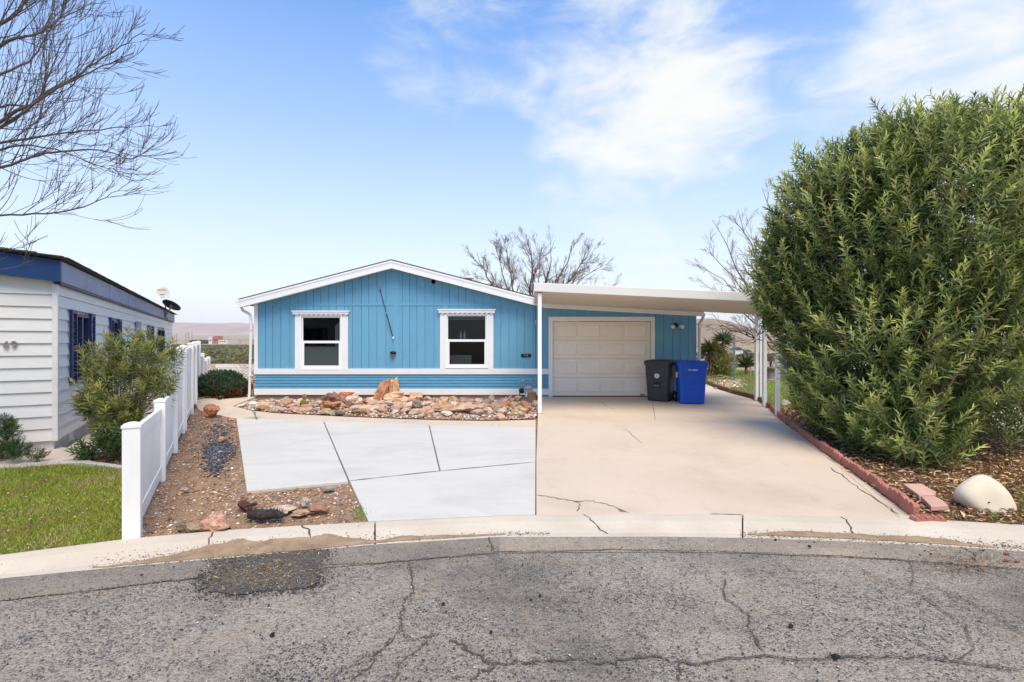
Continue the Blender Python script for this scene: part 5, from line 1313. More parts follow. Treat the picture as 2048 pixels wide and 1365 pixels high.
# windows and shutters on the long side
for k, (y0, y1, z0, z1, sh) in enumerate(side_win):
    m = MB(); m.box(-.06, .045, y0, y0 + .05, z0, z1).box(-.06, .045, y1 - .05, y1, z0, z1).box(-.06, .045, y0 + .05, y1 - .05, z0, z0 + .05).box(-.06, .045, y0 + .05, y1 - .05, z1 - .05, z1)
    wn_ = m.build('window', 'navy_dark', nh)
    if y1 - y0 > .8: nbx('mullion', (-.05, .04, (y0 + y1) / 2 - .05, (y0 + y1) / 2 + .05, z0 + .051, z1 - .051), 'navy_dark', wn_)
    nbx('pane', (-.02, -.015, y0 + .051, y1 - .051, z0 + .051, z1 - .051), 'window_glass', wn_)
    nbx('curtain', (-.028, -.024, y0 + .051, y0 + .051 + (y1 - y0) * .35, z0 + .051, z1 - .051), 'blind' if 0 else 'white_paint', wn_)
    if sh:
        for (u, v) in ((y0 - .34, y0 - .01), (y1 + .01, y1 + .34)) if k == 0 else ((y0 - .3, y0 - .01), (y1 + .01, y1 + .3)):
            m = MB(); m.box(.034, .07, u, u + .05, z0 - .05, z1 + .05).box(.034, .07, v - .05, v, z0 - .05, z1 + .05)
            for zz_ in (z0 - .05, (z0 + z1) / 2 - .03, z1 - .01): m.box(.034, .07, u + .05, v - .05, zz_, zz_ + .06)
            s_ = m.build('shutter', 'navy_dark', nh)
            nl = 18
            for i in range(nl):
                zc = z0 + .03 + (z1 - z0 - .05) * i / nl
                if abs(zc - (z0 + z1) / 2) < .05: continue
                MB().hexa([(.036, u + .051, zc + .02), (.040, u + .051, zc + .016), (.040, v - .051, zc + .016), (.036, v - .051, zc + .02), (.060, u + .051, zc), (.064, u + .051, zc - .004), (.064, v - .051, zc - .004), (.060, v - .051, zc)]).build('louvre', 'navy_dark', s_)
nbx('utility_box', (.034, .12, 7.3, 7.7, 1.55, 2.2), 'fascia_grey', bev=.01)
# roof: navy gable fascia in front, grey fascia boards along the side, shingle edge
ov = .06
zt = ztop + .02
cuts_ = [-.1, 3.35, 3.8, 5.6, 8.6, 12.2, 15.4, NL + .1]
for i, (u, v) in enumerate(zip(cuts_[:-1], cuts_[1:])):
    nbx('side_fascia', (.0, .10 + (.006 if i == 1 else 0), u + .003, v - .003, zt - .015, zt + .30), 'fascia_grey', bev=.004)
nbx('fascia_trim', (.0, .085, -.08, NL + .08, zt - .05, zt - .016), 'navy_dark')
m = MB(); m.prism_xz([(-NWD / 2, zt + .39), (.10, zt - .02), (.10, zt + .30), (-NWD / 2, zt + .72)][::-1], -.18, -.102); m.build('gable_fascia', 'navy', nh)
m = MB(); m.prism_xz([(-NWD - .1, zt - .02), (-NWD / 2 - .001, zt + .39), (-NWD / 2 - .001, zt + .72), (-NWD - .1, zt + .30)], -.18, -.102); m.build('gable_fascia', 'navy', nh)
nbx('gable_trim', (-NWD - .1, .112, -.186, -.181, zt + .295, zt + .31), 'navy_dark') if 0 else None
m = MB(); m.prism_xz([(-NWD, ztop), (-.03, ztop), (-.03, zt + .1), (-NWD / 2, zt + .45), (-NWD, zt + .1)], -.02, .03); m.build('gable_wall', 'neigh_siding', nh)
for (xa, xb, za, zb) in ((-NWD / 2, .17, zt + .735, zt + .315), (-NWD - .17, -NWD / 2, zt + .315, zt + .735)):
    m = MB(); m.hexa([(xa, -.24, za), (xb, -.24, zb), (xb, NL + .2, zb), (xa, NL + .2, za), (xa, -.24, za + .02), (xb, -.24, zb + .02), (xb, NL + .2, zb + .02), (xa, NL + .2, za + .02)]); m.build('roof', 'shingle', nh)
y = -.26; me_s = []
while y < NL + .1:                                # curled shingle tabs along the eave
    w = random.uniform(.28, .34); h_ = random.uniform(.002, .012)
    MB().hexa([(-.18, y, zt + .374), (.20, y, zt + .333), (.20, y + w, zt + .333), (-.18, y + w, zt + .374), (-.18, y, zt + .382), (.205, y, zt + .338 + h_), (.205, y + w, zt + .338 + random.uniform(.0, .010)), (-.18, y + w, zt + .382)]).build('shingle', 'shingle', nh); y += w + .004
x = .15
while x > -3.4:
    w = .3; z = zt + .338 + (.17 - x) * .107
    MB().hexa([(x - w, -.27, z + w * .107), (x, -.27, z), (x, .0, z), (x - w, .0, z + w * .107), (x - w, -.27, z + w * .107 + .012), (x, -.27, z + .012 + random.uniform(0, .018)), (x, .0, z + .012), (x - w, .0, z + w * .107 + .012)]).build('shingle', 'shingle', nh); x -= w + .004
# vents in the foundation and siding
for (y0, y1, z0, z1) in ((.75, 1.0, -.02, .12),):
    v = nbx('vent', (-.019, .004, y0, y1, z0, z1), 'white_paint')
    for i in range(5): nbx('vent_slat', (.0045, .010, y0 + .01, y1 - .01, z0 + .015 + i * .022, z0 + .027 + i * .022), 'white_paint', v)
nbx('vent', (.03, .06, 1.1, 1.35, .60, .74), 'fascia_grey')
# number 69 on the front wall
for ch_, pxn in (('6', 14), ('9', 30)):
    me = text_mesh(ch_, .155, .006); o = link('house_digit', me, 'copper_cap', nh)
    # find the place on the front wall that the digit has
    d = Vector((pxn - CX, F, CY - 690.5)) / F; nrm = Vector((.493, -.870, 0)); nrm = Vector((math.sin(ang) * 1, -math.cos(ang), 0)); t = (NO - Vector((0, 0, CAMZ))).dot(nrm) / d.dot(nrm)
    w_ = Vector((0, 0, CAMZ)) + d * t - NO; o.location = (w_.x * math.cos(ang) + w_.y * math.sin(ang), -.042, w_.z)
# the neighbour's gas meter
q = G(40, 893); ngm = thing('gas_meter', q, 'old grey gas meter with a looped hose on the grey house front', 'meter')
MB().tube([(0, 0, 0), (0, 0, .30), (.02, 0, .36)], .02, 8).build('pipe', 'copper_cap', ngm); MB().lathe([(.03, .30), (.045, .33), (.045, .38), (.02, .40)], (-.03, 0, 0), 12).build('valve', 'copper_cap', ngm)
MB().box(-.12, .06, -.06, .06, .12, .22).build('body', 'meter_grey', ngm, bevel=.02); MB().box(-.14, .02, -.05, .05, .221, .26).build('cover', 'meter_grey', ngm, bevel=.01)
MB().tube([(.04, 0, .14), (.12, -.01, .13), (.18, -.01, .12)], .018, 8).build('pipe', 'meter_grey', ngm)
MB().tube([(-.02, -.02, .40), (.04, -.03, .45), (.12, -.04, .42), (.16, -.05, .28), (.19, -.06, .10), (.22, -.06, -.0)], .009, 6).build('hose', 'black_metal', ngm)
# satellite dishes on the far end of the roof
def dish(px_, py_, w, h, mat, label, mast_px, facing, mark=None):
    t = 13.9; base = NO + Matrix.Rotation(ang, 3, 'Z') @ Vector((.12, t, 2.62)); c = AT(px_, py_, base.y - .1); D = thing('satellite_dish', base, label, 'dish')
    b0 = Vector((0, 0, -.02)); cc = c - base; fwd = Vector(facing).normalized(); r = w / F * base.y / 2
    m = MB().lathe([(r * s_, -.06 * r * 2 * (1 - s_ * s_) * .55) for s_ in (1.0, .85, .65, .4, .15, .02)][::-1], (0, 0, 0), 24, caps=False); me = m.mesh('reflector', smooth=True)
    m2 = MB().lathe([(r * s_, .014 - .12 * r * 2 * (1 - s_ * s_) * .55) for s_ in (.02, .15, .4, .65, .85, 1.0)], (0, 0, 0), 24, caps=False); me2 = m2.mesh('reflector_face', smooth=True)
    for nm, mm, mt in (('reflector', me, mat), ('reflector_face', me2, mat)):
        o = link(nm, mm, mt, D); o.location = cc; o.rotation_euler = fwd.to_track_quat('Z', 'Y').to_euler()
    MB().tube([b0, (mast_px * .3, 0, .12), (mast_px, 0, cc.z - .1), cc - fwd * .06], .028, 8).build('mast', 'grey_metal', D)
    MB().tube([cc - fwd * .06, cc - fwd * .02], .06, 10).build('mount', 'grey_metal', D); MB().tube([b0 + Vector((-.14, 0, -.02)), b0, b0 + Vector((.1, 0, -.08))], .02, 6).build('foot', 'grey_metal', D)
    if mark:
        o = MB().box(-r * .62, r * .62, -.03, .03, .02, .024).build('label_strip', 'orange_print', D); o.rotation_euler = (R(90), 0, 0); o.location = cc + Vector((0, -.075, r * .52)); o.rotation_euler = fwd.to_track_quat('Z', 'Y').to_euler()
        o = MB().box(-r * .3, r * .3, -.02, .02, .02, .024).build('label_mark', 'grey_metal', D); o.location = cc + fwd * .05 + Vector((0, 0, -r * .2)); o.rotation_euler = fwd.to_track_quat('Z', 'Y').to_euler()
dish(326, 588, 26, 26, 'dish_white', 'white satellite dish with an orange mark above the grey house roof', .02, (.1, -1, .12), True)
dish(343, 611, 34, 22, 'dish_dark', 'dark satellite dish turned to the sky above the grey house roof', .22, (.15, .55, .8))

# ------------------------------------------------------------------ plants
LEAF_V = np.array([(0, 0, 0), (-.5, .42, .10), (0, .48, 0), (.5, .42, .10), (0, 1, -.06)], float)
LEAF_F = np.array([(0, 2, 1), (0, 3, 2), (1, 2, 4), (2, 3, 4)])
def sprigs(tips, axes, lens, nleaf, lmin, lmax, wr, c_tip, c_base, ang0=72, ang1=22, tvar=.18):
    """leaf matrices, origins and colours for shoots ending at tips"""
    N = len(tips); T = np.repeat(tips, nleaf, 0); A = np.repeat(axes / np.linalg.norm(axes, axis=1, keepdims=True), nleaf, 0); L = np.repeat(lens, nleaf)
    k = np.tile(np.arange(nleaf), N); u = (k + rng.uniform(0, .6, N * nleaf)) / nleaf
    Fm = frames(A, np.repeat(rng.uniform(0, 6.28, N), nleaf) + k * 2.4 + rng.normal(0, .25, N * nleaf)); side = Fm[:, :, 0]
    th = np.radians(ang0 + (ang1 - ang0) * u + rng.normal(0, 9, N * nleaf))[:, None]
    d = A * np.cos(th) + side * np.sin(th); d[:, 2] -= .10 * (1 - u); d /= np.linalg.norm(d, axis=1, keepdims=True)
    o = T - A * (L * (1 - u))[:, None]
    x = np.cross(d, A); x /= np.linalg.norm(x, axis=1, keepdims=True) + 1e-9; z = np.cross(x, d)
    ll = rng.uniform(lmin, lmax, N * nleaf) * (1 - .35 * u ** 2); m3 = np.stack([x * (ll * wr)[:, None], d * ll[:, None], z * ll[:, None]], 2)
    ct, cb = np.array(srgb(*c_tip)), np.array(srgb(*c_base)); tone = np.repeat(rng.normal(1, tvar, N).clip(.55, 1.5), nleaf)[:, None]
    col = (cb + (ct - cb) * (u ** 1.6)[:, None]) * tone * rng.uniform(.85, 1.15, (N * nleaf, 1)); return m3, o, col
def blob_tips(blobs, N, shell=3.5, inner=.62, low=-.35):
    vol = np.array([b[3] * b[4] * b[5] for b in blobs]) ** .67; pk = rng.choice(len(blobs), N, p=vol / vol.sum()); B = np.array([b[:6] for b in blobs])[pk]
    d = rng.normal(size=(N, 3)); d /= np.linalg.norm(d, axis=1, keepdims=True); r = rng.random(N) ** (1 / shell)
    P = B[:, :3] + d * r[:, None] * B[:, 3:6]; ax = d * np.array([1, 1, .6]) + np.array([0, 0, .95]) + rng.normal(0, .22, (N, 3))
    deep = np.full(N, 9.)
    for b in blobs: deep = np.minimum(deep, np.linalg.norm((P - np.array(b[:3])) / np.array(b[3:6]), axis=1))
    keep = (deep > inner) | (rng.random(N) < .25); return P[keep], ax[keep]
def pxblob(px_, py_, Y, rx, rz, ry=None):
    c = AT(px_, py_, Y); s_ = Y / F; return (c.x, c.y, c.z, rx * s_, (ry if ry else (rx + rz) / 2) * s_, rz * s_)
def stems_to(base_pts, tips, n, r0, mat, root, off, bend=.35, k=5):
    m = MB()
    for i in range(n):
        b = Vector(random.choice(base_pts)) + Vector((random.gauss(0, .10), random.gauss(0, .10), -.03)); t = Vector(tips[random.randrange(len(tips))]); mid = b.lerp(t, .45); mid.z += bend * (t - b).length * .35; mid += Vector((random.gauss(0, .06), random.gauss(0, .06), 0))
        pts = []
        for j in range(8):
            u = j / 7; pts.append(b * (1 - u) ** 2 + mid * 2 * u * (1 - u) + t * u * u)
        rr = r0 * random.uniform(.5, 1.2); m.tube(pts, [rr * (1 - .75 * j / 7) for j in range(8)], k, False)
    return m.build('stem', mat, root, off=off, smooth=True)
# big oleander
ob = G(1880, 925) + Vector((.15, .9, 0)); ole = thing('oleander_bush', ob, 'huge dense green oleander bush overhanging the driveway edge', 'bush')
blobs = [pxblob(1900, 420, 7.6, 210, 215), pxblob(1730, 450, 8.1, 165, 180), pxblob(1625, 560, 8.7, 105, 150), pxblob(1575, 530, 8.8, 75, 100), pxblob(1770, 690, 7.8, 165, 180), pxblob(1690, 790, 7.9, 85, 95), pxblob(1640, 690, 8.6, 75, 150),
         pxblob(1890, 640, 7.4, 140, 200), pxblob(2010, 390, 7.4, 170, 205), pxblob(2080, 560, 7.6, 110, 200), pxblob(1820, 830, 7.0, 120, 95), pxblob(1740, 830, 7.3, 90, 85), pxblob(1610, 760, 8.9, 32, 75), pxblob(1690, 330, 8.2, 70, 70), pxblob(1800, 260, 7.8, 60, 55), pxblob(2180, 450, 7.8, 170, 260), pxblob(1900, 220, 7.6, 60, 40), pxblob(1855, 875, 6.65, 95, 62), pxblob(1965, 760, 7.1, 80, 110), pxblob(2040, 730, 7.3, 60, 130), pxblob(2000, 260, 7.2, 90, 70), pxblob(2080, 230, 7.4, 110, 60), pxblob(1545, 585, 8.9, 45, 60), pxblob(1640, 410, 8.4, 95, 110), pxblob(1725, 340, 8.2, 105, 85), pxblob(1830, 290, 7.8, 115, 85), pxblob(1575, 470, 8.7, 55, 70)]
tips, axs = blob_tips(blobs, 9500, inner=.78)
tpx = CX + tips[:, 0] / tips[:, 1] * F; tpy = CY - (tips[:, 2] - CAMZ) / tips[:, 1] * F
gz = ZG(tips[:, 1])
dn = np.array([mnoise.noise(Vector(t) * 1.25) for t in tips])
ok = (tips[:, 2] > gz + .22) & (tips[:, 1] > 6.0) & ((dn > -.34) | (rng.random(len(tips)) < .4)) & ~((tpx > 1880) & (tpy > 690) & (rng.random(len(tips)) < .4)) & ~((tpx > 1800) & (tips[:, 2] < .35) & (tpx > 1850) & (rng.random(len(tips)) < .8))
tips, axs = tips[ok], axs[ok]
strg = rng.random(len(tips)) < .09; tips[strg] += axs[strg] / np.linalg.norm(axs[strg], axis=1, keepdims=True) * rng.uniform(.12, .38, (strg.sum(), 1))
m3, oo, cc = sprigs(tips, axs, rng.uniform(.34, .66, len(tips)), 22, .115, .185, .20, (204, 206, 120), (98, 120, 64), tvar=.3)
dist = np.linalg.norm(oo - np.array([0, 0, CAMZ]), axis=1) + rng.uniform(0, .6, len(oo)); near = np.argsort(dist)[:300]; rest = np.ones(len(oo), bool); rest[near] = False
ti, ai = blob_tips(blobs, 3000, shell=2.4, inner=0.0); kk = (ti[:, 2] > ZG(ti[:, 1]) + .3) & (ti[:, 1] > 6.6); ti, ai = ti[kk], ai[kk]
rx_ = CX + ti[:, 0] / ti[:, 1] * F; ry_ = CY - (ti[:, 2] - CAMZ) / ti[:, 1] * F; kk = ~((rx_ > 1850) & ((ry_ > 640) | (ry_ < 560)) & (rng.random(len(ti)) < .8)); ti, ai = ti[kk], ai[kk]
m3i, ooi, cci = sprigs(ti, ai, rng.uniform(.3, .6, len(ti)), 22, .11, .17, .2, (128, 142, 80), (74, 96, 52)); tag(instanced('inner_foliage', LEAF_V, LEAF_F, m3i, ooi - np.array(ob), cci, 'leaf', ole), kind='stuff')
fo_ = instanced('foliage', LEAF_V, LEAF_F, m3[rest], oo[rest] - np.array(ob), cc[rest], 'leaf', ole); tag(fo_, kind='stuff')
lm = bpy.data.meshes.new('leaf'); lm.from_pydata([tuple(v) for v in LEAF_V], [], [tuple(int(i) for i in f) for f in LEAF_F]); lm.materials.append(MATS['leaf_single'])
for i in near:
    o = link('leaf', lm, None, ole); q = Matrix([[*m3[i][r], oo[i][r] - ob[r]] for r in range(3)] + [[0, 0, 0, 1]]); o.matrix_local = q; o.color = (*cc[i], 1)
bases = [G(1890, 925) + Vector((0, .5, 0)), G(1840, 915) + Vector((0, .7, 0)), G(1935, 915) + Vector((0, .5, 0)), G(1780, 900) + Vector((0, .9, 0)), G(1960, 900) + Vector((.1, .6, 0)), G(1690, 880) + Vector((.3, .8, 0))]
inner = tips * .82 + np.array(ob) * .18 + np.array([0, 0, .0])
right_t = inner[(tips[:, 0] > 5.9) & (tips[:, 2] > 1.2)]
stems_to(bases[:5], list(inner), 130, .022, 'stem', ole, ob); stems_to(bases[:3] + bases[4:5], list(right_t), 70, .02, 'stem', ole, ob, .15)
m = MB()                                           # short shoots that carry the leaf whorls
for t, a in list(zip(tips, axs))[::2]: a = Vector(a).normalized(); t = Vector(t); m.tube([t - a * .55, t - a * .25, t], [.006, .005, .002], 3, False)
m.build('shoot', 'stem', ole, off=ob)
# oleander by the grey house
sb = G(232, 903) + Vector((0, .1, 0)); so_ = thing('oleander_bush', sb, 'small open oleander bush between the grey house and the white fence', 'bush')
blobs = [pxblob(200, 715, 7.3, 48, 45), pxblob(255, 700, 7.3, 60, 50), pxblob(315, 705, 7.2, 46, 42), pxblob(240, 770, 7.2, 80, 55), pxblob(320, 765, 7.1, 40, 40), pxblob(235, 830, 7.1, 50, 50), pxblob(190, 800, 7.2, 35, 40), pxblob(270, 840, 7.0, 30, 40)]
tips, axs = blob_tips(blobs, 340, inner=.5); axs = axs + np.array([.2, 0, .6])
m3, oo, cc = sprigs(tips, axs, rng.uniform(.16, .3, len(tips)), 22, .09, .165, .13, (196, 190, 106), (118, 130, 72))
instanced('foliage', LEAF_V, LEAF_F, m3, oo - np.array(sb), cc, 'leaf', so_)['kind'] = 'stuff'
stems_to([sb], list(tips), 60, .012, 'stem', so_, sb, .2)
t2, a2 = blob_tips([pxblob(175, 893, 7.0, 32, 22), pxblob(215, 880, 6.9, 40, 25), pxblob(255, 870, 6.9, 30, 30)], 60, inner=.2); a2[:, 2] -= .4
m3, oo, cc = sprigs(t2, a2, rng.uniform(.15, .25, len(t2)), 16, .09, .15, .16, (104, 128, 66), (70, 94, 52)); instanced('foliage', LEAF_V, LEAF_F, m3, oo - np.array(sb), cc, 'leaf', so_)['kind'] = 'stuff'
# evergreen shrub at the grey house front
eb = G(8, 915); ev = thing('evergreen_shrub', eb, 'soft dark green shrub against the grey house front', 'bush')
t2, a2 = blob_tips([pxblob(-20, 870, 6.9, 55, 45), pxblob(30, 895, 6.8, 30, 20), pxblob(75, 905, 6.9, 25, 10), pxblob(10, 850, 7.0, 22, 25)], 700, inner=.3)
m3, oo, cc = sprigs(t2, a2, rng.uniform(.06, .14, len(t2)), 16, .025, .05, .18, (92, 120, 56), (52, 82, 42), 60, 20); instanced('foliage', LEAF_V, LEAF_F, m3, oo - np.array(eb), cc, 'leaf', ev)['kind'] = 'stuff'
stems_to([eb], list(t2), 30, .01, 'stem', ev, eb)
# juniper beside the blue house
jb = G(455, 797) + Vector((0, .5, 0)); ju = thing('juniper_shrub', jb, 'low spreading dark juniper with brown dead underside', 'bush')
Yj = jb.y; jbl = [pxblob(440, 768, Yj, 44, 30, 45), pxblob(470, 775, Yj - .1, 32, 22, 40), pxblob(415, 775, Yj, 22, 26, 40), pxblob(455, 757, Yj, 30, 18, 30)]
t2, a2 = blob_tips(jbl, 5200, inner=.8); kk = t2[:, 2] > .05; t2, a2 = t2[kk], a2[kk]
m3, oo, cc = sprigs(t2, a2, rng.uniform(.06, .14, len(t2)), 16, .035, .07, .25, (92, 116, 78), (52, 76, 52), 60, 20)
lx = CX + oo[:, 0] / oo[:, 1] * F; ly = CY - (oo[:, 2] - CAMZ) / oo[:, 1] * F
dead = ((ly > 786 - (lx - 440) * .28 + 6 * np.sin(lx * .2)) & (lx > 425)); cc[dead] = np.array(srgb(116, 78, 52)) * rng.uniform(.5, 1.3, (dead.sum(), 1))
instanced('foliage', LEAF_V, LEAF_F, m3, oo - np.array(jb), cc, 'leaf', ju)['kind'] = 'stuff'
stems_to([jb], list(t2[t2[:, 2] < .5]), 60, .012, 'stem', ju, jb)
# grass, leaf litter, weeds
def grass(name, pts, hmin, hmax, pal, label, wr=.10, lean=.45, z=-.01, root=None):
    N = len(pts); ax = np.stack([rng.normal(0, lean, N), rng.normal(0, lean, N), np.ones(N)], 1); Fm = frames(ax, rng.uniform(0, 6.28, N)); h = rng.uniform(hmin, hmax, N)
    m3 = np.stack([Fm[:, :, 0] * (h * wr)[:, None], Fm[:, :, 1] * h[:, None], Fm[:, :, 2] * h[:, None]], 2); pc = np.array([srgb(*c) for c in pal])
    bl = np.array([mnoise.noise(Vector((x * 1.7, y * 1.7, 0))) for x, y in pts]); idx = np.clip(((bl * .9 + .5 + rng.normal(0, .22, N)) * len(pal)).astype(int), 0, len(pal) - 1)
    V = np.array([(-.5, 0, 0), (.5, 0, 0), (.3, .6, .10), (-.3, .6, .10), (0, 1, .30)]); Fq = np.array([(0, 1, 2), (0, 2, 3), (3, 2, 4)])
    o = instanced(name, V, Fq, m3, np.stack([pts[:, 0], pts[:, 1], ZG(pts[:, 1]) + z], 1), pc[idx] * rng.uniform(.8, 1.2, (N, 1)), 'blade'); return tag(o, label, 'grass', kind='stuff')
lp_ = sample_poly(lawn_P, 120000); lpx = CX + lp_[:, 0] / lp_[:, 1] * F; lp_ = lp_[(lpx > -160) | (rng.random(len(lp_)) < .15)]
lp_ = lp_ + rng.normal(0, .018, lp_.shape)
grass('grass', lp_, .018, .058, [(158, 144, 78), (122, 146, 48), (144, 164, 50), (160, 176, 54), (170, 164, 84), (108, 138, 42), (176, 162, 100)], 'short patchy green lawn grass beside the white fence', .13, .6)
gp = sample_poly(garden_P, 26000); gpx = CX + gp[:, 0] / gp[:, 1] * F; gp = gp[(gpx > 1405) & (gpx < 1680)]
bald = np.array([mnoise.noise(Vector((x * .8, y * .8, 4))) for x, y in gp]); gp = gp[bald > -.3]
grass('grass', gp, .06, .17, [(140, 156, 60), (134, 168, 54), (150, 182, 62), (160, 188, 74)], 'bright green rough grass of the back garden', .10, .4, 0)
CHIP_V = np.array([(-.5, 0, 0), (.5, 0, .05), (.42, 1, .0), (-.42, 1, .12)]); CHIP_F = np.array([(0, 1, 2), (0, 2, 3)])
def litter(name, pts, smin, smax, pal, label, z=-.01, wr=.25, tilt=.25):
    N = len(pts); a = rng.uniform(0, 6.28, N); ax = np.stack([np.cos(a), np.sin(a), rng.normal(0, tilt, N)], 1); Fm = frames(ax, rng.normal(0, .5, N)); h = rng.uniform(smin, smax, N)
    m3 = np.stack([Fm[:, :, 0] * (h * wr * rng.uniform(.6, 1.4, N))[:, None], Fm[:, :, 1] * h[:, None], Fm[:, :, 2] * h[:, None]], 2); pc = np.array([srgb(*c) for c in pal])
    o = instanced(name, LEAF_V, LEAF_F, m3, np.stack([pts[:, 0], pts[:, 1], ZG(pts[:, 1]) + z + rng.uniform(0, .02, N)], 1), pc[rng.integers(0, len(pal), N)] * rng.uniform(.7, 1.2, (N, 1)), 'chip'); return tag(o, label, 'leaf litter', kind='stuff')
LIT = [(190, 150, 102), (206, 168, 118), (158, 116, 76), (126, 90, 60), (218, 188, 146), (100, 74, 52)]
mp_ = sample_poly(mulch_P, 22000); mpx = CX + mp_[:, 0] / mp_[:, 1] * F; mp_ = mp_[mpx < 2100]
litter('leaf_litter', mp_, .03, .11, LIT, 'dry brown oleander leaves covering the bed under the bush', -.012)
litter('leaf_litter', sample_poly(lawn_P, 1500), .012, .035, [(186, 170, 130), (166, 142, 100), (196, 184, 150)], 'dry leaf bits scattered over the lawn', .02, .4)
litter('leaf_litter', strip_pts[rng.random(len(strip_pts)) < .42], .02, .07, [(166, 122, 82), (146, 104, 68), (184, 142, 100), (120, 84, 56)], 'dry brown straw and twigs on the soil by the white fence', -.026, .12)
litter('leaf_litter', sample_poly(nbed_P, 900), .03, .09, LIT, 'dry leaves in the strip behind the white fence', .0)
jl = sample_poly([(-8.9, 14.1), g2(440, 800), g2(500, 789), (-7.7, 16), (-9.6, 16)], 1200); litter('leaf_litter', jl, .03, .09, LIT, 'dry litter beneath the juniper', -.03)
pd = np.array([tuple(r2(random.gauss(530, 70), random.gauss(1150, 22))) for _ in range(900)]); o = litter('leaf_litter', pd, .01, .04, [(180, 150, 104), (150, 118, 80), (200, 180, 140)], 'pine needle bits on the dark asphalt patch', 0, .12); o.location.z = ZR + .165
pd = np.array([tuple(r2(random.gauss(1930, 60), random.gauss(1130, 16))) for _ in range(1300)]); o = litter('leaf_litter', pd, .008, .03, [(140, 118, 92), (110, 92, 74), (170, 146, 116)], 'brown debris washed onto the road edge', 0, .3); o.location.z = ZR + .160
wd = np.array([tuple(g2(random.gauss(x, sx), random.gauss(y, sy))) for x, y, sx, sy, n in ((2040, 1005, 14, 12, 160), (1995, 1036, 22, 4, 120), (1915, 1032, 14, 4, 40), (720, 1028, 10, 9, 140), (2035, 960, 12, 14, 60), (250, 1066, 8, 3, 40)) for _ in range(n)])
grass('weeds', wd, .02, .06, [(120, 140, 60), (108, 132, 52), (140, 152, 76)], 'small green weeds at the bed and pad edges', .14, .6, -.01)

# ------------------------------------------------------------------ bare trees
def grow(m, p, d, L, r, depth, up, seg, spread, kids, rec):
    jt = .045 if rec == 1 else .10; n = max(4, int(L / seg)); pts = [p.copy()]; rs = [r]; q = p.copy(); d = d.normalized()
    for i in range(n):
        d = (d + Vector((random.gauss(0, jt), random.gauss(0, jt), random.gauss(0, jt * .8) + up * (i / n))) ).normalized()
        q = q + d * (L / n); pts.append(q.copy()); rs.append(max(r * (1 - .82 * (i + 1) / n), .0022 * rec))
    m.tube(pts, rs, 6 if r > .03 else (4 if r > .009 else 3), False)
    if depth > 0:
        k = kids if isinstance(kids, int) else kids[depth]
        for j in range(k):
            t = random.uniform(.22, .97); i = min(n - 1, int(t * n)); b = pts[i].lerp(pts[i + 1], t * n - i); dd = (pts[i + 1] - pts[i]).normalized()
            s_ = dd.orthogonal().normalized(); s_.rotate(Matrix.Rotation(random.uniform(0, 6.28), 3, dd)); nd = (dd + s_ * random.uniform(.55, 1.0) * spread).normalized()
            grow(m, b, nd, L * random.uniform(.32, .6) * (1.1 - .35 * t), max(rs[i] * .6, .003 * rec), depth - 1, up, seg, spread, kids, rec)
# near tree, its trunk just outside the picture
tb = Vector((-7.7, 4.9, zg(4.9))); tr = thing('bare_tree', tb, 'bare deciduous tree with upswept twigs reaching in over the lawn', 'tree')
m = MB(); m.tube([tb + Vector((0, 0, -.1)), tb + Vector((.05, 0, 1.2)), tb + Vector((.0, .05, 2.4)), tb + Vector((.1, .1, 4.0)), tb + Vector((.1, 0, 5.8))], [.19, .15, .13, .10, .05], 12); m.build('trunk', 'bark', tr, off=tb, smooth=True)
def limb(z, targets, r, kids=(0, 5, 7), Ys=(5.2, 5.6)):
    m = MB()
    P = [tb + Vector((.05, .05, z))] + [AT(a, b, lerp(Ys[0], Ys[1], i / max(1, len(targets) - 1))) for i, (a, b) in enumerate(targets)]
    pts = []
    for i in range(len(P) - 1):                    # smooth the hand placed course
        a, b = P[i], P[i + 1]; t0 = (P[i + 1] - P[i - 1]) * .5 if i else (b - a); t1 = (P[i + 2] - P[i]) * .5 if i + 2 < len(P) else (b - a)
        for j in range(6):
            u = j / 6; pts.append(a * (2 * u ** 3 - 3 * u * u + 1) + t0 * (u ** 3 - 2 * u * u + u) + b * (-2 * u ** 3 + 3 * u * u) + t1 * (u ** 3 - u * u) + Vector((random.gauss(0, .004), random.gauss(0, .006), random.gauss(0, .004))))
    pts.append(P[-1]); n = len(pts) - 1; rs = [max(r * .68 * (1 - .92 * (i / n) ** .75), .0032) for i in range(n + 1)]; m.tube(pts, rs, 6, False)
    for j in range(int(kids[2] * 3.8)):
        t = random.uniform(.32, .98); i = min(n - 1, int(t * n)); dd = (pts[i + 1] - pts[i]).normalized(); s_ = Vector((random.gauss(0, .3), random.gauss(0, .55), random.choice((1, 1, -1)) * random.uniform(.3, 1))).normalized()
        grow(m, pts[i], (dd + s_ * .75), random.uniform(.55, 1.3) * (1.3 - 1.0 * t), max(rs[i] * .4, .003), 1, .26, .07, .6, (0, 5), 1)
    return m.build('limb', 'bark', tr, off=tb, smooth=True)
limb(2.9, [(-200, 330), (-20, 255), (130, 165), (215, 110), (290, 60)], .05, (0, 5, 7))
limb(2.8, [(-200, 340), (-10, 262), (100, 185), (190, 140), (268, 105)], .042, (0, 5, 6), (5.2, 5.3))
limb(2.6, [(-220, 350), (-10, 290), (110, 270), (220, 258), (308, 250)], .036, (0, 5, 7))
limb(2.4, [(-220, 370), (0, 335), (90, 308), (200, 300), (262, 318), (310, 292)], .034, (0, 4, 6), (5.0, 5.4))
limb(2.3, [(-200, 400), (0, 300), (110, 300), (190, 330), (262, 350)], .03, (0, 4, 5), (5.3, 5.0))
limb(2.1, [(-200, 450), (-10, 432), (128, 424), (200, 400), (268, 360)], .03, (0, 4, 6))
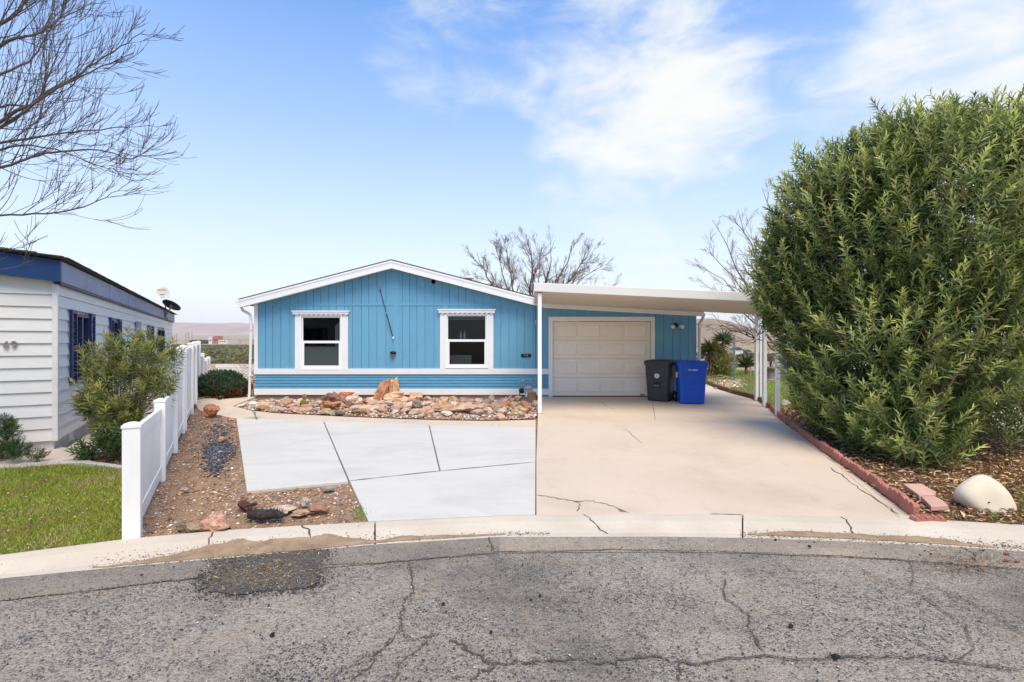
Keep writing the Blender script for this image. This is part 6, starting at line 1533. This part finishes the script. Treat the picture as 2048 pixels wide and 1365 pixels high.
limb(3.4, [(-220, 220), (0, 90), (70, 70), (120, 40), (185, 5)], .045, (0, 4, 6), (5.2, 5.8))
limb(3.6, [(-200, 160), (-20, 60), (40, 20), (60, -40), (80, -120)], .05, (0, 4, 6), (5.2, 5.6))
limb(3.2, [(-200, 250), (0, 150), (60, 120), (100, 60), (140, 20)], .035, (0, 4, 5), (5.1, 5.9))
limb(2.0, [(-180, 520), (-30, 500), (40, 495), (95, 472)], .016, (0, 2, 1), (5.0, 5.2))
limb(1.9, [(-180, 560), (-40, 545), (20, 537), (68, 520)], .014, (0, 1, 1), (5.0, 5.2))
limb(2.7, [(-400, 250), (-500, 150), (-600, 40)], .05, (0, 4, 5)); limb(3.5, [(-380, 100), (-350, -100), (-300, -300)], .05, (0, 4, 5), (5, 4))
limb(3.0, [(-220, 300), (0, 215), (70, 205), (130, 75), (175, 30)], .03, (0, 4, 5), (5.2, 5.7))
# tree behind the house
def far_tree(base, stems, label, mat, depth, L, r, spread=.75, up=.05, kids=(0, 4, 6, 7), aim=None):
    t = thing('bare_tree', base, label, 'tree'); m = MB(); fork = base + Vector((0, 0, .9)); m.tube([base + Vector((0, 0, -.2)), base + Vector((.05, 0, .5)), fork], [.24, .19, .17], 10); m.build('trunk', mat, t, off=base, smooth=True)
    for (tx, ty, rr) in stems:
        m = MB(); e = AT(tx, ty, base.y + random.uniform(-1.6, 1.6)); d = (e - fork) * .94; n = 10; pts = []; side = Vector((random.gauss(0, .25), random.gauss(0, .25), 0))
        for i in range(n + 1):
            u = i / n; pts.append(fork + d * u + side * math.sin(u * math.pi) + Vector((random.gauss(0, .05), random.gauss(0, .05), random.gauss(0, .05) + .12 * d.length * math.sin(u * math.pi) * .35)))
        rs = [max(rr * (1 - .88 * i / n), .008) for i in range(n + 1)]; m.tube(pts, rs, 6, False)
        for j in range(kids[3]):
            u = random.uniform(.25, .98); i = min(n - 1, int(u * n)); dd = (pts[i + 1] - pts[i]).normalized(); s_ = dd.orthogonal().normalized(); s_.rotate(Matrix.Rotation(random.uniform(0, 6.28), 3, dd))
            grow(m, pts[i], dd + s_ * spread, L * random.uniform(.5, 1.1), max(rs[i] * .55, .012), depth, up, .22, spread, kids, 1.9)
        m.build('limb', mat, t, off=base)
    return t
b1 = Vector((.9, 27, -.1))
far_tree(b1, [(945, 490, .09), (985, 470, .08), (1010, 475, .09), (1055, 455, .08), (1062, 475, .10), (1110, 468, .09), (1155, 465, .09), (1180, 500, .08), (1215, 520, .08), (1255, 552, .07), (930, 540, .07), (1130, 520, .07), (1020, 520, .07), (1245, 575, .05), (960, 510, .06), (1085, 490, .06), (1195, 480, .06), (1160, 540, .06), (975, 545, .06)], 'bare winter tree rising behind the blue house roof', 'bark_far', 2, 1.25, .1, spread=.6, kids=(0, 5, 6, 15))
b2 = Vector((13.2, 24, -.1))
far_tree(b2, [(1420, 430, .07), (1400, 480, .06), (1395, 520, .06), (1400, 560, .06), (1470, 400, .07), (1520, 350, .07), (1560, 330, .07), (1400, 640, .05), (1430, 650, .05), (1600, 340, .08), (1680, 360, .08), (1750, 420, .08), (1470, 500, .06), (1490, 440, .06), (1720, 520, .06)], 'bare spreading tree beyond the carport and the big oleander', 'bark_far', 2, 1.2, .08, spread=.6, kids=(0, 4, 5, 12))
# reddish bare shrub
rb = Vector((-8.0, 17.5, -.05)); bs_ = thing('bare_shrub', rb, 'small reddish bare shrub behind the juniper', 'bush'); m = MB()
for i in range(26):
    e = AT(random.uniform(462, 503), random.uniform(732, 758), 17.5 + random.uniform(-.3, .3)); d = e - rb; grow(m, rb + Vector((random.gauss(0, .1), 0, 0)), d, d.length, .014, 1, .02, .12, .6, 4, 1.5)
m.build('branches', 'brown_edger', bs_, off=rb)

# ------------------------------------------------------------------ back garden
def rosette(name, base, n, L, w, c1, c2, label, trunk=0.0, droop=.3):
    t = thing(name, base, label, 'plant'); top = base + Vector((0, 0, trunk))
    if trunk: MB().tube([base + Vector((0, 0, -.05)), base + Vector((.03, 0, trunk * .5)), top], [.08, .07, .06], 10).build('trunk', 'wood_stump', t, off=base)
    if trunk > .5:
        K = 220; zz_ = rng.uniform(.1, trunk, K); dd_ = rng.normal(size=(K, 3)); dd_[:, 2] = -np.abs(dd_[:, 2]) * .9 - .5; Fk = frames(dd_, rng.normal(0, .3, K)); lk = rng.uniform(.25, .5, K)
        tag(instanced('dead_leaves', LEAF_V, LEAF_F, np.stack([Fk[:, :, 0] * .035, Fk[:, :, 1] * lk[:, None], Fk[:, :, 2] * lk[:, None]], 2), np.stack([zz_ * 0, zz_ * 0, zz_], 1), np.array(srgb(150, 122, 84)) * rng.uniform(.6, 1.2, (K, 1)), 'leaf', t), kind='stuff')
    N = n; d = rng.normal(size=(N, 3)); d[:, 2] = np.abs(d[:, 2]) * .8 + rng.uniform(-droop, .5, N); Fm = frames(d, rng.normal(0, .2, N)); ll = rng.uniform(.7, 1.1, N) * L
    m3 = np.stack([Fm[:, :, 0] * w, Fm[:, :, 1] * ll[:, None], Fm[:, :, 2] * ll[:, None]], 2); col = np.array(srgb(*c1)) + (np.array(srgb(*c2)) - np.array(srgb(*c1))) * rng.random((N, 1))
    o = instanced('leaves', LEAF_V, LEAF_F, m3, np.tile(np.array(top - base), (N, 1)), col, 'leaf', t); tag(o, kind='stuff'); return t
q = G(1446, 750); rosette('yucca', q, 170, .62, .03, (96, 112, 66), (140, 150, 96), 'tall spiky yucca on a trunk behind the yellow green bush', 1.55)
q = G(1421, 752); rosette('yucca', q, 260, .66, .035, (120, 106, 66), (104, 112, 64), 'broad brownish yucca beside the tall one', 1.15, .9)
q = G(1492, 751); rosette('yucca', q, 70, .75, .05, (72, 86, 56), (104, 116, 76), 'dark low yucca behind the metal stake', .35, .2)
q = G(1450, 752); yb = thing('yellow_bush', q, 'rounded yellow green bush in the back garden', 'bush'); t2, a2 = blob_tips([pxblob(1450, 725, q.y, 26, 26), pxblob(1436, 732, q.y, 15, 18)], 420, inner=.4)
m3, oo, cc = sprigs(t2, a2, rng.uniform(.1, .2, len(t2)), 12, .06, .10, .3, (170, 166, 70), (104, 112, 50)); instanced('foliage', LEAF_V, LEAF_F, m3, oo - np.array(q), cc, 'leaf', yb)['kind'] = 'stuff'; stems_to([q], list(t2), 30, .015, 'stem', yb, q)
q = G(1468.5, 762); ms_ = thing('metal_stake', q, 'thin blue grey metal stake standing in the grass', 'post'); L_ = AT(1468.5, 671, q.y).z - q.z
MB().box(-.035, .035, -.006, .006, -.1, L_).box(-.006, .006, -.04, -.0061, -.1, L_).build('shaft', 'grey_metal', ms_); MB().box(-.05, .05, -.012, .02, L_ + .001, L_ + .03).build('tip', 'grey_metal', ms_)
q = G(1541, 763); ur = thing('stone_planter', q, 'stone pedestal planter standing in the grass behind the carport posts', 'planter')
MB().lathe([(.20, -.03), (.20, .06), (.15, .10), (.14, .36), (.18, .42), (.28, .50), (.29, .55), (.24, .56), (.22, .50)], (0, 0, 0), 18).build('pedestal', 'block', ur); m = MB()
for i in range(24): m.tube([(0, 0, .5), (random.gauss(0, .08), random.gauss(0, .08), .75), (random.gauss(0, .2), random.gauss(0, .15), random.uniform(.85, 1.15))], .008, 4, False)
m.build('dry_stems', 'bark', ur)
q = G(1500, 767); stk = thing('wooden_stake', q, 'short wooden stake leaning in the grass near the carport post', 'post'); MB().bar((0, 0, -.05), (.02, 0, .55), .05, .03).build('shaft', 'stem', stk); MB().bar((.02, 0, .551), (.021, 0, .60), .03, .02).build('tip', 'stem', stk)
q = Vector((11.75, 20.5, -.05)); sd_ = thing('garden_shed', q, 'pale blue grey garden shed behind the carport posts', 'shed')
MB().box(-.35, 2.6, 0, 1.2, 0, 1.75).build('wall', 'pale_shed', sd_); MB().hexa([(-.5, -.15, 1.755), (2.75, -.15, 1.755), (2.75, 1.35, 1.755), (-.5, 1.35, 1.755), (-.5, .5, 2.0), (2.75, .5, 2.0), (2.75, .7, 2.0), (-.5, .7, 2.0)]).build('roof', 'cream_metal', sd_)
dr_ = MB().box(.3, 1.1, -.03, -.001, .05, 1.6).build('door', 'white_paint', sd_, bevel=.005); MB().box(1.0, 1.04, -.06, -.031, .75, .9).build('handle', 'grey_metal', dr_)
for i in range(8): MB().box(-.345 + i * .368, -.345 + i * .368 + .02, -.012, -.001, .02, 1.74).build('batten', 'pale_shed', sd_) if not (0 < i * .368 - .345 < 1.2) else None
q = G(1445, 757)
pv = np.array([tuple(g2(random.gauss(1455, 14), random.gauss(768, 4))) for _ in range(700)]); gravel('gravel', pv, .04, .14, PAL, 'rubble pile beside the back garden path', .0)
for a, b in ((1432, 757), (1444, 760)):
    q = G(a, b); o = MB().bar((-.25, 0, .05), (.3, .1, .12), .12, .03).build('scrap_board', 'stem'); o.location = q; tag(o, 'weathered scrap board lying in the back garden grass', 'board', 'scrap boards in the back garden')
q = G(1572, 812); boulder(1574, 812, 16, 12, (214, 208, 200), 'white stone lying in the grass beside the oleander', 401)

# ------------------------------------------------------------------ far valley: scrub, plant buildings, poles, houses
N = 5200; yy = rng.uniform(120, 900, N) ** 1.0; xx = yy * rng.uniform(-.75, -.45, N)
yr = rng.uniform(60, 320, 900); xr = yr * rng.uniform(.32, .62, 900); xx = np.concatenate([xx, xr]); yy = np.concatenate([yy, yr])
tz = np.array([terr(x, y) for x, y in zip(xx, yy)]); n2 = np.array([mnoise.noise(Vector((x * .025, y * .012, 1))) for x, y in zip(xx, yy)]); kp = (n2 > -.12); xx, yy, tz, n2 = xx[kp], yy[kp], tz[kp], n2[kp]
N = len(xx); K = 26; d = rng.normal(size=(N * K, 3)); d /= np.linalg.norm(d, axis=1, keepdims=True); sz = np.repeat(rng.uniform(1.0, 2.4, N), K)
cen = np.repeat(np.stack([xx, yy, tz], 1), K, 0) + d * (sz * rng.uniform(.5, 1, N * K))[:, None] * np.array([1.3, 1.0, .62]) + np.array([0, 0, .7])
Fm = frames(d + np.array([0, 0, .4]), rng.uniform(0, 6, N * K)); m3 = Fm * (sz * .8)[:, None, None]
pal = np.array([srgb(*c) for c in ((122, 122, 74), (104, 108, 64), (138, 130, 84), (84, 88, 58), (110, 96, 70))]); col = np.repeat(pal[rng.integers(0, 5, N)], K, 0) * rng.uniform(.7, 1.25, (N * K, 1))
tag(instanced('scrub', LEAF_V * np.array([1.1, 1, 1]), LEAF_F, m3, cen, col, 'scrub'), 'grey green scrub covering the valley below the yard', 'scrub', kind='stuff')
Yf = 1500.0
def fb(px0, px1, py0, py1, mat, label, roofm='rust_roof', nw=3):
    a = AT(px0, py1, Yf); b = AT(px1, py0, Yf); zb = terr((a.x + b.x) / 2, Yf); o = thing('industrial_building', ((a.x + b.x) / 2, Yf, zb), label, 'building'); w = (b.x - a.x) / 2; h = b.z - zb
    MB().box(-w, w, 0, 24, -3, h).build('wall', mat, o); MB().prism_xz([(-w - .4, h + .01), (w + .4, h + .01), (w * .5, h + 1.4), (-w * .5, h + 1.4)], -.4, 14.4).build('roof', roofm, o)
    for i in range(nw): MB().box(-w * .8 + i * w * 1.6 / nw, -w * .8 + i * w * 1.6 / nw + w * .3, -.12, -.01, h * .35, h * .65).build('window', 'dark_room', o)
fb(379, 412, 681, 686, 'dark_room', 'long low dark industrial shed out in the valley', 'shingle'); fb(417, 424, 675, 687, 'plaster_far', 'pale cream plant building out in the valley', 'plaster_far')
fb(426, 437, 673, 687, 'rust_roof', 'tall red plant building out in the valley'); fb(437, 455, 680, 688, 'plaster_far', 'low pale plant building with red roof in the valley')
fb(476, 503, 680, 684, 'sand_dust', 'long low tan building behind the left downspout in the valley', 'sand_dust', 0)
for px_, pt, pb, in ((372, 666, 690), (377, 664, 690), (384, 665, 690), (353, 667, 685), (480, 679, 695)):
    a = AT(px_, pt, 600); z = terr(a.x, 600); o = thing('utility_pole', (a.x, 600, z), 'thin dark utility pole out in the valley', 'pole', group='utility poles in the valley'); h = a.z - z
    MB().tube([(0, 0, -.5), (0, 0, h)], [.28, .2], 6).build('mast', 'bark_far', o); MB().box(-1.4, 1.4, -.1, .1, h * .9, h * .9 + .25).build('crossarm', 'bark_far', o)
for i, (px_, py_, w) in enumerate(((1405, 712, 9), (1420, 703, 7), (1478, 700, 8), (1489, 709, 8), (1497, 706, 7), (1412, 699, 6))):
    Yh = 240 + 30 * i; a = AT(px_, py_, Yh); z = terr(a.x, Yh); o = thing('distant_house', (a.x, Yh, z), 'tiny pale house on the flats below the brown hillside', 'house', group='distant houses below the hillside'); ww = w / F * Yh
    hh = max(2.6, a.z - z); MB().box(-ww, ww, 0, 7, -.5, hh).build('wall', 'plaster_far', o); MB().prism_xz([(-ww - .4, hh + .01), (ww + .4, hh + .01), (0, hh + 1.6)], -.4, 7.4).build('roof', 'shingle', o)

# ------------------------------------------------------------------ haze
mh = bpy.data.materials.new('haze_air'); mh.use_nodes = True; N_ = mh.node_tree.nodes; N_.clear()
vo = N_.new('ShaderNodeVolumePrincipled'); vo.inputs['Color'].default_value = (.93, .95, .99, 1); vo.inputs['Density'].default_value = .00009; vo.inputs['Anisotropy'].default_value = .2
out = N_.new('ShaderNodeOutputMaterial'); mh.node_tree.links.new(vo.outputs[0], out.inputs['Volume']); MATS['haze_air'] = mh
hz_o = MB().box(-9500, 8200, -6500, 8600, -60, 260).build('haze', 'haze_air'); tag(hz_o, 'thin pale haze over the valley', 'haze', kind='stuff')
